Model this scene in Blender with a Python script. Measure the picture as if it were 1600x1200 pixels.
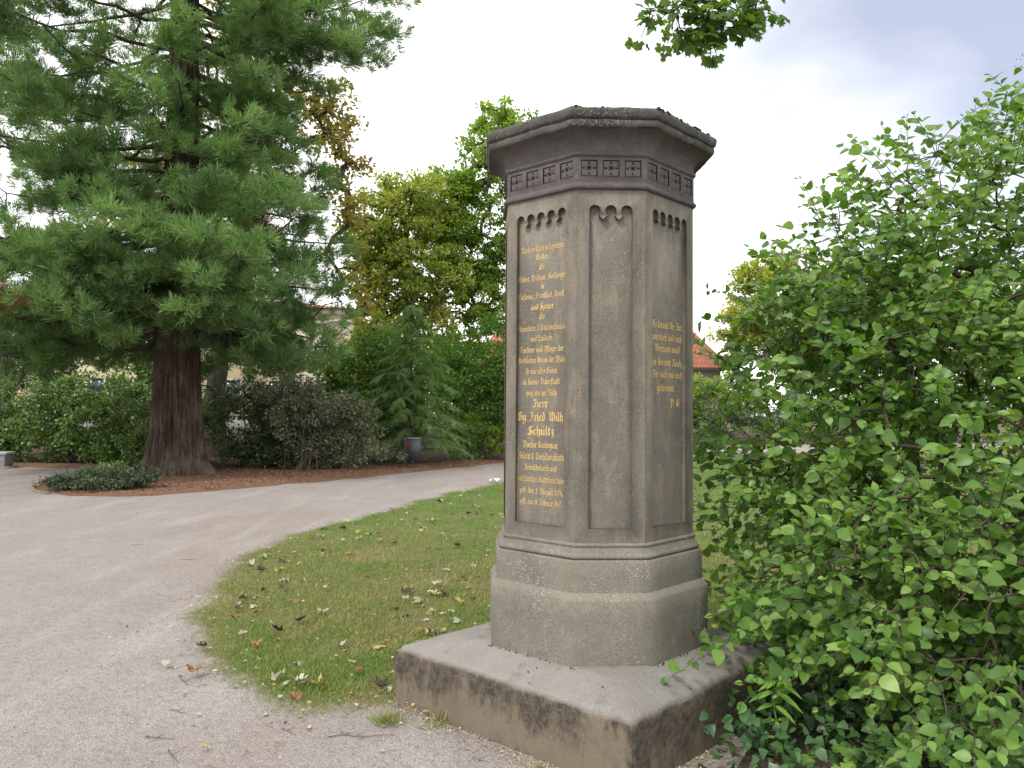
import bpy, math, random
import numpy as np
from mathutils import Vector, Matrix, noise as mnoise
from mathutils.geometry import tessellate_polygon

for o in list(bpy.data.objects):
    bpy.data.objects.remove(o)
scene = bpy.context.scene
COL = scene.collection
R = math.radians
random.seed(4)

# ------------------------------------------------------------------ camera
cam_data = bpy.data.cameras.new('camera')
cam_data.sensor_width = 36.0
cam_data.lens = 36.0 * 1251.8 / 1600.0
cam_data.clip_start = 0.05
cam_data.clip_end = 2000.0
cam = bpy.data.objects.new('camera', cam_data)
COL.objects.link(cam)
cam.matrix_world = (Matrix.Translation((0, 0, 1.6)) @ Matrix.Rotation(R(90 + 2.033), 4, 'X')
                    @ Matrix.Rotation(R(0.442), 4, 'Z'))
scene.camera = cam

# ------------------------------------------------------------------ sky, sun, exposure
SUN_EL, SUN_AZ = R(52), R(-142)          # azimuth from +Y towards +X
sd = Vector((math.cos(SUN_EL) * math.sin(SUN_AZ), math.cos(SUN_EL) * math.cos(SUN_AZ), math.sin(SUN_EL)))
world = bpy.data.worlds.new('World')
scene.world = world
world.use_nodes = True
wn, wl = world.node_tree.nodes, world.node_tree.links
wn.clear()
wout = wn.new('ShaderNodeOutputWorld')
sky = wn.new('ShaderNodeTexSky')
sky.sky_type = 'NISHITA'
sky.sun_disc = False
sky.sun_elevation = SUN_EL
sky.sun_rotation = SUN_AZ
sky.air_density = 1.0
sky.dust_density = 2.5
bg_sky = wn.new('ShaderNodeBackground'); bg_sky.inputs['Strength'].default_value = 0.15
wl.new(sky.outputs[0], bg_sky.inputs['Color'])
bg_cl = wn.new('ShaderNodeBackground'); bg_cl.inputs['Strength'].default_value = 1.0
tc = wn.new('ShaderNodeTexCoord')
nz = wn.new('ShaderNodeTexNoise'); nz.inputs['Scale'].default_value = 1.7
nz.inputs['Detail'].default_value = 5; nz.inputs['Roughness'].default_value = 0.5
mp = wn.new('ShaderNodeMapping'); mp.inputs['Scale'].default_value = (1, 1, 1.8); mp.inputs['Location'].default_value = (3.1, 0.4, 1.7)
wl.new(tc.outputs['Generated'], mp.inputs['Vector']); wl.new(mp.outputs[0], nz.inputs['Vector'])
# the thinner, bluer stretch of cloud lies to the right of the monument
dt = wn.new('ShaderNodeVectorMath'); dt.operation = 'DOT_PRODUCT'
dt.inputs[1].default_value = Vector((0.60, 0.68, 0.42)).normalized()
wl.new(tc.outputs['Generated'], dt.inputs[0])
ma = wn.new('ShaderNodeMath'); ma.operation = 'MULTIPLY_ADD'
ma.inputs[1].default_value = 1.5; ma.inputs[2].default_value = -1.315
wl.new(dt.outputs['Value'], ma.inputs[0])
mb = wn.new('ShaderNodeMath'); mb.operation = 'MULTIPLY_ADD'; mb.inputs[1].default_value = 0.30
wl.new(nz.outputs['Fac'], mb.inputs[0]); wl.new(ma.outputs[0], mb.inputs[2])
rp = wn.new('ShaderNodeValToRGB')
rp.color_ramp.elements[0].position = 0.19; rp.color_ramp.elements[0].color = (1, 1, 1, 1)
rp.color_ramp.elements[1].position = 0.30; rp.color_ramp.elements[1].color = (0.0, 0.0, 0.0, 1)
wl.new(mb.outputs[0], rp.inputs['Fac'])
clc = wn.new('ShaderNodeMix'); clc.data_type = 'RGBA'
clc.inputs['A'].default_value = (0.32, 0.335, 0.405, 1); clc.inputs['B'].default_value = (1.0, 1.0, 1.0, 1)
wl.new(rp.outputs['Color'], clc.inputs['Factor'])
wl.new(clc.outputs['Result'], bg_cl.inputs['Color'])
cov = wn.new('ShaderNodeMath'); cov.operation = 'MULTIPLY_ADD'
cov.inputs[1].default_value = 0.2; cov.inputs[2].default_value = 0.8
wl.new(rp.outputs['Color'], cov.inputs[0])
mxs = wn.new('ShaderNodeMixShader')
wl.new(cov.outputs[0], mxs.inputs['Fac']); wl.new(bg_sky.outputs[0], mxs.inputs[1]); wl.new(bg_cl.outputs[0], mxs.inputs[2])
wl.new(mxs.outputs[0], wout.inputs['Surface'])

sl = bpy.data.lights.new('sun', 'SUN'); sl.energy = 1.5; sl.angle = R(12); sl.color = (1.0, 0.95, 0.87)
sun = bpy.data.objects.new('sun', sl); COL.objects.link(sun)
sun.rotation_euler = sd.to_track_quat('Z', 'Y').to_euler()

vs = scene.view_settings
vs.view_transform = 'Standard'; vs.look = 'None'; vs.gamma = 1.0; vs.use_curve_mapping = False
vs.exposure = 0.95
scene.cycles.max_bounces = 6
scene.cycles.diffuse_bounces = 4
scene.cycles.transmission_bounces = 4
scene.cycles.sample_clamp_indirect = 6.0

# ------------------------------------------------------------------ materials
class NT:
    def __init__(s, name):
        s.m = bpy.data.materials.new(name); s.m.use_nodes = True
        s.t = s.m.node_tree; s.t.nodes.clear()
        s.out = s.t.nodes.new('ShaderNodeOutputMaterial')
    def put(s, sock, v):
        if v is None: return
        if isinstance(v, bpy.types.NodeSocket): s.t.links.new(v, sock)
        elif isinstance(v, (tuple, list)) and len(v) == 3 and sock.type == 'RGBA': sock.default_value = (*v, 1)
        else: sock.default_value = v
    def n(s, typ, out=0, ins=None, **props):
        nd = s.t.nodes.new('ShaderNode' + typ)
        for k, v in props.items(): setattr(nd, k, v)
        for k, v in (ins or {}).items(): s.put(nd.inputs[k], v)
        return nd.outputs[out]
    def obj(s): return s.n('TexCoord', 'Object')
    def scale(s, v, sc, loc=(0, 0, 0), rot=(0, 0, 0)):
        return s.n('Mapping', 0, {'Vector': v, 'Scale': sc, 'Location': loc, 'Rotation': rot})
    def noise(s, v, sc, det=4, rough=0.55, out='Fac'):
        return s.n('TexNoise', out, {'Vector': v, 'Scale': sc, 'Detail': det, 'Roughness': rough})
    def vor(s, v, sc, out='Distance', **p):
        return s.n('TexVoronoi', out, {'Vector': v, 'Scale': sc}, **p)
    def ramp(s, f, stops):
        nd = s.t.nodes.new('ShaderNodeValToRGB'); s.put(nd.inputs[0], f)
        e = nd.color_ramp.elements
        while len(e) < len(stops): e.new(0.5)
        for el, (p, c) in zip(e, stops):
            el.position = p; el.color = (*c, 1) if isinstance(c, tuple) else (c, c, c, 1)
        return nd.outputs[0]
    def mix(s, f, a, b, bt='MIX'):
        nd = s.t.nodes.new('ShaderNodeMix'); nd.data_type = 'RGBA'; nd.blend_type = bt
        s.put(nd.inputs['Factor'], f); s.put(nd.inputs['A'], a); s.put(nd.inputs['B'], b)
        return nd.outputs['Result']
    def math(s, op, a, b=0.0, c=0.0):
        return s.n('Math', 0, {0: a, 1: b, 2: c}, operation=op)
    def bump(s, h, st=0.5, d=0.01):
        return s.n('Bump', 0, {'Height': h, 'Strength': st, 'Distance': d})
    def pbr(s, col, rough=0.8, normal=None, spec=0.3, metal=0.0):
        p = s.t.nodes.new('ShaderNodeBsdfPrincipled')
        s.put(p.inputs['Base Color'], col); s.put(p.inputs['Roughness'], rough)
        s.put(p.inputs['Specular IOR Level'], spec); s.put(p.inputs['Metallic'], metal)
        if normal is not None: s.put(p.inputs['Normal'], normal)
        s.t.links.new(p.outputs[0], s.out.inputs['Surface'])
        return p
    def rnd(s):
        a = s.n('NewGeometry', 'Random Per Island'); b = s.n('ObjectInfo', 'Random')
        return s.math('FRACT', s.math('ADD', a, b))

def simple(name, col, rough=0.7, var=0.15, sc=20, spec=0.3, metal=0.0, bump=0.2):
    t = NT(name); o = t.obj()
    f = t.noise(o, sc, 5)
    c = t.mix(f, tuple(x * (1 - var) for x in col), tuple(x * (1 + var) for x in col))
    t.pbr(c, rough, t.bump(f, bump, 0.005), spec, metal)
    return t.m

def leafmat(name, stops, clump=0.5, trans=0.35, rough=0.5, spec=0.25, tint=(1.25, 1.3, 0.6), w=0.55):
    t = NT(name)
    pos = t.n('NewGeometry', 'Position')
    f = t.math('ADD', t.math('MULTIPLY', t.rnd(), w),
               t.math('MULTIPLY', t.ramp(t.noise(pos, clump, 3), [(0.3, 0.0), (0.7, 1.0)]), 1 - w))
    c = t.ramp(f, stops)
    p = t.t.nodes.new('ShaderNodeBsdfPrincipled')
    t.put(p.inputs['Base Color'], c); t.put(p.inputs['Roughness'], rough); t.put(p.inputs['Specular IOR Level'], spec)
    tr = t.t.nodes.new('ShaderNodeBsdfTranslucent')
    t.put(tr.inputs['Color'], t.mix(1.0, c, tint, 'MULTIPLY'))
    m = t.t.nodes.new('ShaderNodeMixShader'); m.inputs[0].default_value = trans
    t.t.links.new(p.outputs[0], m.inputs[1]); t.t.links.new(tr.outputs[0], m.inputs[2])
    t.t.links.new(m.outputs[0], t.out.inputs['Surface'])
    return t.m

def stone_mat(name, base, dark, light, lich=0.5, streak=False, seed=0.0, grainb=0.5):
    t = NT(name); o = t.scale(t.obj(), (1, 1, 1), (seed, seed * 2, seed * 3))
    big = t.noise(o, 2.2, 6, 0.6); mid = t.noise(o, 14, 5, 0.6); fine = t.noise(o, 85, 5, 0.75)
    c = t.mix(t.ramp(big, [(0.35, 0.0), (0.68, 1.0)]), base, dark)
    c = t.mix(t.ramp(mid, [(0.5, 0.0), (0.78, 0.55)]), c, light)
    if streak:
        so = t.scale(o, (7, 7, 1.5), (0, 0, 0), (0.26, -0.22, 0))
        st = t.noise(so, 2.2, 5, 0.6)
        c = t.mix(t.ramp(st, [(0.5, 0.0), (0.60, 0.45), (0.68, 0.0)]), c, (light[0] * 1.15, light[1] * 1.02, light[2] * 0.85))
        dn = t.noise(t.scale(o, (7, 7, 0.6)), 2.0, 4)
        c = t.mix(t.ramp(dn, [(0.55, 0.0), (0.75, 0.3)]), c, dark)
    # crusty pale lichen dots and dark pits
    v = t.math('ADD', t.vor(o, 80), t.math('MULTIPLY', t.math('SUBTRACT', t.noise(o, 45, 4, 0.7), 0.5), 0.9)); lm = t.noise(o, 4.5, 5)
    ld = t.math('MULTIPLY', t.ramp(v, [(0.20, 1.0), (0.34, 0.0)]), t.ramp(lm, [(0.46, 0.0), (0.62, 1.0)]))
    c = t.mix(t.math('MULTIPLY', ld, lich), c, (0.33, 0.32, 0.28))
    pit = t.ramp(t.vor(o, 60), [(0.06, 1.0), (0.13, 0.0)])
    c = t.mix(t.math('MULTIPLY', pit, 0.5), c, (0.03, 0.028, 0.025))
    c = t.mix(t.ramp(fine, [(0.32, 0.5), (0.50, 0.0)]), c, tuple(x * 0.42 for x in base))
    c = t.mix(t.ramp(fine, [(0.57, 0.0), (0.76, 0.45)]), c, tuple(x * 1.7 for x in base))
    h = t.math('ADD', t.math('MULTIPLY', fine, 1.4), t.math('MULTIPLY', mid, 0.9))
    h = t.math('SUBTRACT', h, t.math('MULTIPLY', pit, 0.4))
    t.pbr(c, 0.9, t.bump(h, grainb * 1.1, 0.007), 0.2)
    return t.m

M = {}
M['stone'] = stone_mat('sandstone', (0.185, 0.169, 0.143), (0.120, 0.110, 0.094), (0.245, 0.220, 0.182), 0.4, True)
M['stone_low'] = stone_mat('lichened_sandstone', (0.205, 0.190, 0.156), (0.142, 0.131, 0.107), (0.265, 0.247, 0.205), 0.95, False, 2.3, 0.6)
M['stone_top'] = stone_mat('dark_sandstone', (0.122, 0.108, 0.102), (0.075, 0.065, 0.064), (0.18, 0.16, 0.15), 0.3, False, 5.1)
M['stone_crust'] = stone_mat('crusted_sandstone', (0.120, 0.112, 0.102), (0.038, 0.036, 0.033), (0.24, 0.225, 0.20), 0.7, False, 7.7, 0.9)

def slab_mat():
    t = NT('slab_stone'); o = t.obj()
    big = t.noise(o, 2.0, 6, 0.6); mid = t.noise(o, 12, 6, 0.65); fine = t.noise(o, 120, 3)
    z = t.n('SeparateXYZ', 'Z', {0: o})
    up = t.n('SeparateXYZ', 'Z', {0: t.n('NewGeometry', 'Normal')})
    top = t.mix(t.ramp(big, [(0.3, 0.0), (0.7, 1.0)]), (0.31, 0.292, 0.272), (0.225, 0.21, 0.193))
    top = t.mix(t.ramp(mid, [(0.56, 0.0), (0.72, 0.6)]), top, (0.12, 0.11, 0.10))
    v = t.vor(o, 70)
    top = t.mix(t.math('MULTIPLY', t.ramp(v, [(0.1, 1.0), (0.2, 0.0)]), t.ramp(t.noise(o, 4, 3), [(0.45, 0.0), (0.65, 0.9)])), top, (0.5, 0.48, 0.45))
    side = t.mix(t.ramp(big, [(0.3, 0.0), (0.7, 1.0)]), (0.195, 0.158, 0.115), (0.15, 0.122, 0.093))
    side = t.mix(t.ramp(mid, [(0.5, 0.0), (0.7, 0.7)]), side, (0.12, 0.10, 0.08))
    # black algae crust hangs from the upper edge of the sides in tongues
    drip = t.noise(t.scale(o, (3.2, 3.2, 1.5)), 1.6, 7, 0.72)
    shy = t.n('MapRange', 0, {'Value': t.n('SeparateXYZ', 'Y', {0: o}), 'From Min': -0.74, 'From Max': -0.78, 'To Min': 0.0, 'To Max': 0.32})
    edge = t.math('ADD', t.math('ADD', t.math('MULTIPLY', z, 2.5), shy), t.math('MULTIPLY', t.math('SUBTRACT', drip, 0.5), 2.6))
    crust = t.math('MULTIPLY', t.ramp(edge, [(0.34, 0.0), (0.66, 1.0)]), t.ramp(t.noise(o, 24, 7, 0.85), [(0.36, 0.0), (0.60, 1.0)]))
    side = t.mix(t.math('MULTIPLY', crust, 0.95), side, (0.034, 0.030, 0.025))
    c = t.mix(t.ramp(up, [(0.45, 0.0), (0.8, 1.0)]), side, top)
    c = t.mix(t.ramp(fine, [(0.3, 0.0), (0.8, 0.4)]), c, (0.08, 0.07, 0.06))
    h = t.math('ADD', t.math('MULTIPLY', fine, 0.5), t.math('ADD', mid, t.math('MULTIPLY', crust, 0.6)))
    t.pbr(c, 0.93, t.bump(h, 0.7, 0.008), 0.2)
    return t.m
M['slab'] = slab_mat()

def gold():
    t = NT('gold_lettering'); o = t.obj()
    w = t.noise(o, 60, 4)
    c = t.mix(t.ramp(w, [(0.45, 0.0), (0.75, 0.7)]), (0.54, 0.37, 0.14), (0.23, 0.17, 0.09))
    t.pbr(c, 0.5, None, 0.5)
    return t.m
M['gold'] = gold()

def path_col(t, o):
    big = t.noise(o, 0.35, 5, 0.6); mid = t.noise(o, 2.6, 6, 0.65); med = t.noise(o, 16, 6, 0.7); fine = t.noise(o, 75, 4, 0.7); gr = t.vor(o, 105); gc = t.vor(o, 105, 'Color')
    c = t.mix(t.ramp(big, [(0.35, 0.0), (0.65, 1.0)]), (0.320, 0.284, 0.279), (0.275, 0.243, 0.233))
    c = t.mix(t.ramp(mid, [(0.42, 0.0), (0.72, 0.7)]), c, (0.36, 0.327, 0.305))
    c = t.mix(t.ramp(t.noise(t.scale(o, (0.45, 0.3, 1)), 1.0, 6), [(0.46, 0.0), (0.62, 0.8)]), c, (0.27, 0.228, 0.19))
    tr = t.noise(t.scale(o, (1.6, 0.28, 1), (2.0, 0, 0), (0, 0, 0.35)), 1.0, 4)
    c = t.mix(t.ramp(tr, [(0.52, 0.0), (0.66, 0.55)]), c, (0.40, 0.365, 0.34))
    g = t.n('SeparateColor', 0, {0: gc})
    c = t.mix(t.ramp(g, [(0.0, 0.45), (0.40, 0.0)]), c, (0.12, 0.106, 0.098))
    c = t.mix(t.ramp(g, [(0.80, 0.0), (1.0, 0.4)]), c, (0.43, 0.40, 0.375))
    c = t.mix(t.ramp(fine, [(0.34, 0.4), (0.52, 0.0)]), c, (0.14, 0.122, 0.112))
    c = t.mix(t.ramp(med, [(0.36, 0.45), (0.5, 0.0)]), c, (0.17, 0.147, 0.13))
    h = t.math('ADD', t.math('ADD', fine, t.math('MULTIPLY', med, 1.5)), t.math('ADD', t.math('MULTIPLY', gr, -0.7), t.math('MULTIPLY', mid, 3.0)))
    return c, h
def path_mat():
    t = NT('gravel'); o = t.obj()
    c, h = path_col(t, o)
    t.pbr(c, 0.95, t.bump(h, 0.75, 0.016), 0.15)
    return t.m
M['path'] = path_mat()

def lawn_mat():
    t = NT('lawn'); o = t.obj()
    e = t.n('Attribute', 'Fac', attribute_name='edge')
    n1 = t.noise(o, 1.1, 5, 0.6); n2 = t.noise(o, 9, 5, 0.7); n3 = t.noise(o, 60, 3)
    g = t.mix(t.ramp(n1, [(0.38, 0.0), (0.62, 1.0)]), (0.095, 0.135, 0.032), (0.19, 0.175, 0.075))
    g = t.mix(t.ramp(n2, [(0.42, 0.0), (0.66, 0.8)]), g, (0.24, 0.20, 0.11))
    s, ph = path_col(t, o)
    s = t.mix(t.math('MULTIPLY', t.ramp(e, [(0.15, 0.0), (0.6, 1.0)]), t.ramp(n2, [(0.40, 0.0), (0.62, 0.8)])), s, (0.18, 0.135, 0.095))
    f = t.ramp(t.math('ADD', e, t.math('MULTIPLY', t.math('SUBTRACT', n2, 0.5), 1.1)), [(0.30, 0.0), (0.72, 1.0)])
    c = t.mix(f, s, g)
    c = t.mix(t.math('MULTIPLY', t.ramp(n3, [(0.35, 0.6), (0.65, 0.0)]), f), c, (0.07, 0.065, 0.03))
    t.pbr(c, 0.95, t.bump(t.math('ADD', ph, t.math('MULTIPLY', n3, 2.0)), 0.75, 0.016), 0.1)
    return t.m
M['lawn'] = lawn_mat()
M['blade'] = leafmat('grass_blade', [(0.0, (0.080, 0.190, 0.028)), (0.34, (0.130, 0.245, 0.042)), (0.50, (0.22, 0.25, 0.078)), (0.66, (0.32, 0.285, 0.125)), (1.0, (0.42, 0.36, 0.20))], 0.9, 0.3, 0.6, 0.2, (1.1, 1.2, 0.6), 0.5)
M['blade_far'] = leafmat('lush_grass_blade', [(0.0, (0.065, 0.200, 0.028)), (0.5, (0.105, 0.290, 0.038)), (1.0, (0.18, 0.35, 0.06))], 0.9, 0.3, 0.6, 0.2, (1.1, 1.2, 0.6), 0.6)
M['needle_floor'] = None
def floor_mat(name, a, b, c2, sc=14):
    t = NT(name); o = t.obj()
    n1 = t.noise(o, sc * 0.2, 5, 0.65); n2 = t.noise(o, sc * 3, 5, 0.7)
    c = t.mix(t.ramp(n1, [(0.35, 0.0), (0.65, 1.0)]), a, b)
    c = t.mix(t.ramp(n2, [(0.45, 0.0), (0.7, 0.9)]), c, c2)
    t.pbr(c, 0.95, t.bump(n2, 0.9, 0.03), 0.1)
    return t.m
M['needle_floor'] = floor_mat('needle_litter', (0.22, 0.125, 0.085), (0.18, 0.115, 0.08), (0.10, 0.06, 0.042))
M['soil'] = floor_mat('soil', (0.055, 0.042, 0.032), (0.09, 0.068, 0.05), (0.03, 0.024, 0.018))
M['ground'] = floor_mat('rough_ground', (0.09, 0.10, 0.045), (0.13, 0.115, 0.07), (0.05, 0.05, 0.025), 4)

def bark_mat(name, a, b, c2, st=(14, 14, 1.2)):
    t = NT(name); o = t.obj()
    f = t.noise(t.scale(o, st), 1.0, 6, 0.65); g = t.noise(o, 1.5, 4); k = t.noise(t.scale(o, (st[0] * 3, st[1] * 3, st[2] * 4)), 1.0, 4)
    c = t.mix(t.ramp(f, [(0.35, 0.0), (0.65, 1.0)]), a, b)
    c = t.mix(t.ramp(g, [(0.5, 0.0), (0.72, 0.6)]), c, c2)
    t.pbr(c, 0.95, t.bump(t.math('ADD', f, t.math('MULTIPLY', k, 0.4)), 1.0, 0.04), 0.1)
    return t.m
M['seq_bark'] = bark_mat('sequoia_bark', (0.032, 0.023, 0.018), (0.105, 0.077, 0.060), (0.20, 0.175, 0.15))
M['bark'] = bark_mat('grey_brown_bark', (0.045, 0.038, 0.03), (0.12, 0.105, 0.085), (0.08, 0.075, 0.06), (20, 20, 4))
M['twig'] = bark_mat('shrub_twig', (0.095, 0.078, 0.058), (0.19, 0.155, 0.115), (0.13, 0.095, 0.07), (40, 40, 9))
M['dark_twig'] = bark_mat('dark_twig', (0.025, 0.02, 0.016), (0.07, 0.055, 0.045), (0.05, 0.04, 0.035), (30, 30, 9))

M['seq'] = leafmat('sequoia_foliage', [(0.0, (0.046, 0.088, 0.036)), (0.35, (0.115, 0.205, 0.075)), (0.7, (0.21, 0.345, 0.120)), (1.0, (0.31, 0.46, 0.165))], 0.85, 0.4, 0.55, 0.3, (1.15, 1.2, 0.7), 0.4)
M['seq_dead'] = leafmat('dead_sequoia_foliage', [(0.0, (0.11, 0.05, 0.025)), (1.0, (0.20, 0.10, 0.05))], 1.0, 0.1)
M['maple_y'] = leafmat('turning_leaves', [(0.0, (0.15, 0.235, 0.048)), (0.4, (0.25, 0.335, 0.068)), (0.75, (0.36, 0.385, 0.09)), (1.0, (0.42, 0.31, 0.10))], 0.33, 0.5, 0.5, 0.25, (1.3, 1.25, 0.5), 0.4)
M['maple_g'] = leafmat('green_yellow_leaves', [(0.0, (0.095, 0.200, 0.034)), (0.45, (0.175, 0.295, 0.050)), (0.8, (0.28, 0.37, 0.07)), (1.0, (0.36, 0.35, 0.08))], 0.3, 0.5, 0.5, 0.25, (1.3, 1.3, 0.5), 0.4)
M['autumn'] = leafmat('autumn_leaves', [(0.0, (0.16, 0.20, 0.050)), (0.4, (0.27, 0.275, 0.07)), (0.75, (0.35, 0.30, 0.085)), (1.0, (0.35, 0.22, 0.085))], 0.5, 0.4, 0.5, 0.25, (1.3, 1.15, 0.5), 0.5)
M['lime'] = leafmat('lime_leaves', [(0.0, (0.19, 0.27, 0.05)), (0.5, (0.32, 0.385, 0.08)), (1.0, (0.42, 0.42, 0.11))], 0.3, 0.5, 0.5, 0.25, (1.3, 1.2, 0.5), 0.5)
M['hedge'] = leafmat('hedge_leaves', [(0.0, (0.055, 0.110, 0.028)), (0.5, (0.110, 0.195, 0.046)), (1.0, (0.21, 0.30, 0.08))], 0.9, 0.25, 0.38, 0.45, (1.2, 1.3, 0.5), 0.6)
M['darkhedge'] = leafmat('dark_shrub_leaves', [(0.0, (0.042, 0.074, 0.032)), (0.6, (0.085, 0.128, 0.052)), (1.0, (0.15, 0.19, 0.085))], 0.9, 0.2, 0.4, 0.45)
M['greyleaf'] = leafmat('grey_green_leaves', [(0.0, (0.070, 0.092, 0.045)), (0.5, (0.130, 0.150, 0.078)), (0.85, (0.21, 0.215, 0.14)), (1.0, (0.22, 0.16, 0.085))], 0.9, 0.2, 0.4, 0.5, (1.2, 1.2, 0.7), 0.6)
M['green'] = leafmat('fresh_green_leaves', [(0.0, (0.060, 0.140, 0.026)), (0.5, (0.110, 0.225, 0.040)), (1.0, (0.20, 0.32, 0.065))], 0.6, 0.35, 0.5, 0.25, (1.3, 1.3, 0.5), 0.5)
M['conifer'] = leafmat('young_conifer_needles', [(0.0, (0.080, 0.160, 0.044)), (0.5, (0.140, 0.250, 0.070)), (1.0, (0.23, 0.35, 0.115))], 0.9, 0.25, 0.5, 0.3, (1.1, 1.2, 0.7), 0.5)
M['juniper'] = leafmat('juniper_needles', [(0.0, (0.040, 0.066, 0.036)), (0.6, (0.080, 0.115, 0.062)), (1.0, (0.15, 0.165, 0.105))], 2.0, 0.15, 0.6, 0.25)
M['cornus'] = leafmat('dogwood_leaves', [(0.0, (0.036, 0.088, 0.016)), (0.35, (0.080, 0.170, 0.028)), (0.7, (0.150, 0.270, 0.050)), (0.95, (0.235, 0.350, 0.085)), (0.985, (0.30, 0.32, 0.09)), (1.0, (0.24, 0.13, 0.06))], 1.3, 0.38, 0.40, 0.42, (1.5, 1.6, 0.45), 0.7)
M['overhang'] = leafmat('maple_leaves', [(0.0, (0.055, 0.120, 0.030)), (0.7, (0.105, 0.185, 0.042)), (1.0, (0.20, 0.28, 0.06))], 1.3, 0.5, 0.5, 0.3, (1.4, 1.5, 0.5), 0.8)
M['seedling'] = leafmat('bright_seedling_leaves', [(0.0, (0.11, 0.24, 0.035)), (1.0, (0.19, 0.34, 0.06))], 3.0, 0.35)
M['maple_seed'] = leafmat('maple_seedling_leaves', [(0.0, (0.075, 0.16, 0.03)), (1.0, (0.16, 0.27, 0.055))], 3.0, 0.3)
M['ivy'] = leafmat('ivy_leaves', [(0.0, (0.022, 0.060, 0.018)), (0.6, (0.042, 0.100, 0.028)), (1.0, (0.085, 0.145, 0.05))], 2.0, 0.15, 0.35, 0.5)
M['fall_pale'] = leafmat('pale_dry_leaf', [(0.0, (0.27, 0.28, 0.19)), (0.6, (0.40, 0.39, 0.29)), (1.0, (0.52, 0.49, 0.40))], 3, 0.2, 0.7, 0.2, (1, 1, .8), 0.8)
M['fall_yellow'] = leafmat('yellow_dry_leaf', [(0.0, (0.36, 0.31, 0.09)), (1.0, (0.48, 0.38, 0.14))], 3, 0.2, 0.7, 0.2, (1, 1, .8), 0.8)
M['fall_brown'] = leafmat('brown_dry_leaf', [(0.0, (0.16, 0.085, 0.04)), (1.0, (0.33, 0.18, 0.08))], 3, 0.15, 0.7, 0.2, (1, 1, .8), 0.8)
M['fall_dark'] = leafmat('dark_dry_leaf', [(0.0, (0.05, 0.045, 0.03)), (1.0, (0.12, 0.10, 0.07))], 3, 0.1, 0.7, 0.2, (1, 1, .8), 0.8)
M['moss'] = floor_mat('moss', (0.035, 0.036, 0.022), (0.05, 0.047, 0.03), (0.02, 0.02, 0.015), 60)
M['pebble'] = leafmat('pebble_stone', [(0.0, (0.20, 0.175, 0.16)), (0.6, (0.37, 0.33, 0.30)), (1.0, (0.55, 0.52, 0.48))], 3, 0.0, 0.9, 0.2, (1, 1, 1), 0.9)
M['berry'] = simple('dark_berry', (0.012, 0.010, 0.016), 0.35)
M['render_y'] = simple('yellow_render', (0.55, 0.48, 0.31), 0.9, 0.06, 1.2)
M['render_c'] = simple('cream_render', (0.46, 0.42, 0.33), 0.9, 0.06, 1.2)
M['render_b'] = simple('brown_render', (0.36, 0.26, 0.19), 0.9, 0.08, 1.2)
M['white_trim'] = simple('white_trim', (0.45, 0.43, 0.39), 0.7, 0.05)
M['glass'] = simple('window_glass', (0.05, 0.06, 0.075), 0.08, 0.1, 3, 0.6, 0.0, 0.0)
def tile_mat():
    t = NT('red_roof_tiles'); o = t.obj()
    f = t.noise(o, 3, 4); br = t.n('TexBrick', 0, {'Vector': t.scale(o, (1, 1, 1)), 'Color1': (0.36, 0.115, 0.075), 'Color2': (0.27, 0.085, 0.06), 'Mortar': (0.12, 0.05, 0.04), 'Scale': 1.0, 'Mortar Size': 0.02, 'Brick Width': 0.24, 'Row Height': 0.30})
    c = t.mix(t.math('MULTIPLY', f, 0.5), br, (0.30, 0.15, 0.10))
    t.pbr(c, 0.85, t.bump(br, 0.6, 0.03), 0.2)
    return t.m
M['tiles'] = tile_mat()
M['bin'] = simple('grey_painted_steel', (0.050, 0.056, 0.070), 0.5, 0.15, 6, 0.35)
M['bin_light'] = simple('light_grey_steel', (0.16, 0.165, 0.18), 0.5, 0.1, 6, 0.4)
M['red'] = simple('red_sticker', (0.50, 0.025, 0.035), 0.5)
M['white'] = simple('white_paper', (0.75, 0.75, 0.75), 0.8)
M['concrete'] = simple('grey_concrete', (0.25, 0.25, 0.25), 0.9, 0.2, 8)
M['edging'] = simple('weathered_edging', (0.14, 0.12, 0.10), 0.9, 0.3, 8)
M['concrete_l'] = simple('pale_concrete', (0.40, 0.395, 0.38), 0.9, 0.15, 8)

# ------------------------------------------------------------------ helpers
def mesh(name, V, F, smooth=False):
    V = np.ascontiguousarray(V, dtype=np.float32)
    Fs = [np.asarray(f, dtype=np.int32) for f in (F if isinstance(F, list) else [F]) if len(f)]
    me = bpy.data.meshes.new(name)
    me.vertices.add(len(V)); me.vertices.foreach_set('co', V.ravel())
    loops = np.concatenate([f.ravel() for f in Fs])
    sizes = np.concatenate([np.full(len(f), f.shape[1], dtype=np.int32) for f in Fs])
    starts = np.concatenate([[0], np.cumsum(sizes)[:-1]]).astype(np.int32)
    me.loops.add(len(loops)); me.loops.foreach_set('vertex_index', loops)
    me.polygons.add(len(sizes)); me.polygons.foreach_set('loop_start', starts)
    try: me.polygons.foreach_set('loop_total', sizes)
    except Exception: pass
    if smooth: me.polygons.foreach_set('use_smooth', np.ones(len(sizes), dtype=bool))
    me.update(calc_edges=True)
    return me

def obj(name, me, m=None, parent=None, loc=None):
    o = bpy.data.objects.new(name, me); COL.objects.link(o)
    if m is not None and me is not None and not me.materials: me.materials.append(m)
    if parent is not None: o.parent = parent
    if loc is not None: o.location = loc
    return o

def mk(name, V, F, m, parent=None, smooth=False):
    return obj(name, mesh(name, V, F, smooth), m, parent)

def tag(o, label, cat, group=None, kind=None):
    o['label'] = label; o['category'] = cat
    if group: o['group'] = group
    if kind: o['kind'] = kind
    return o

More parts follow.
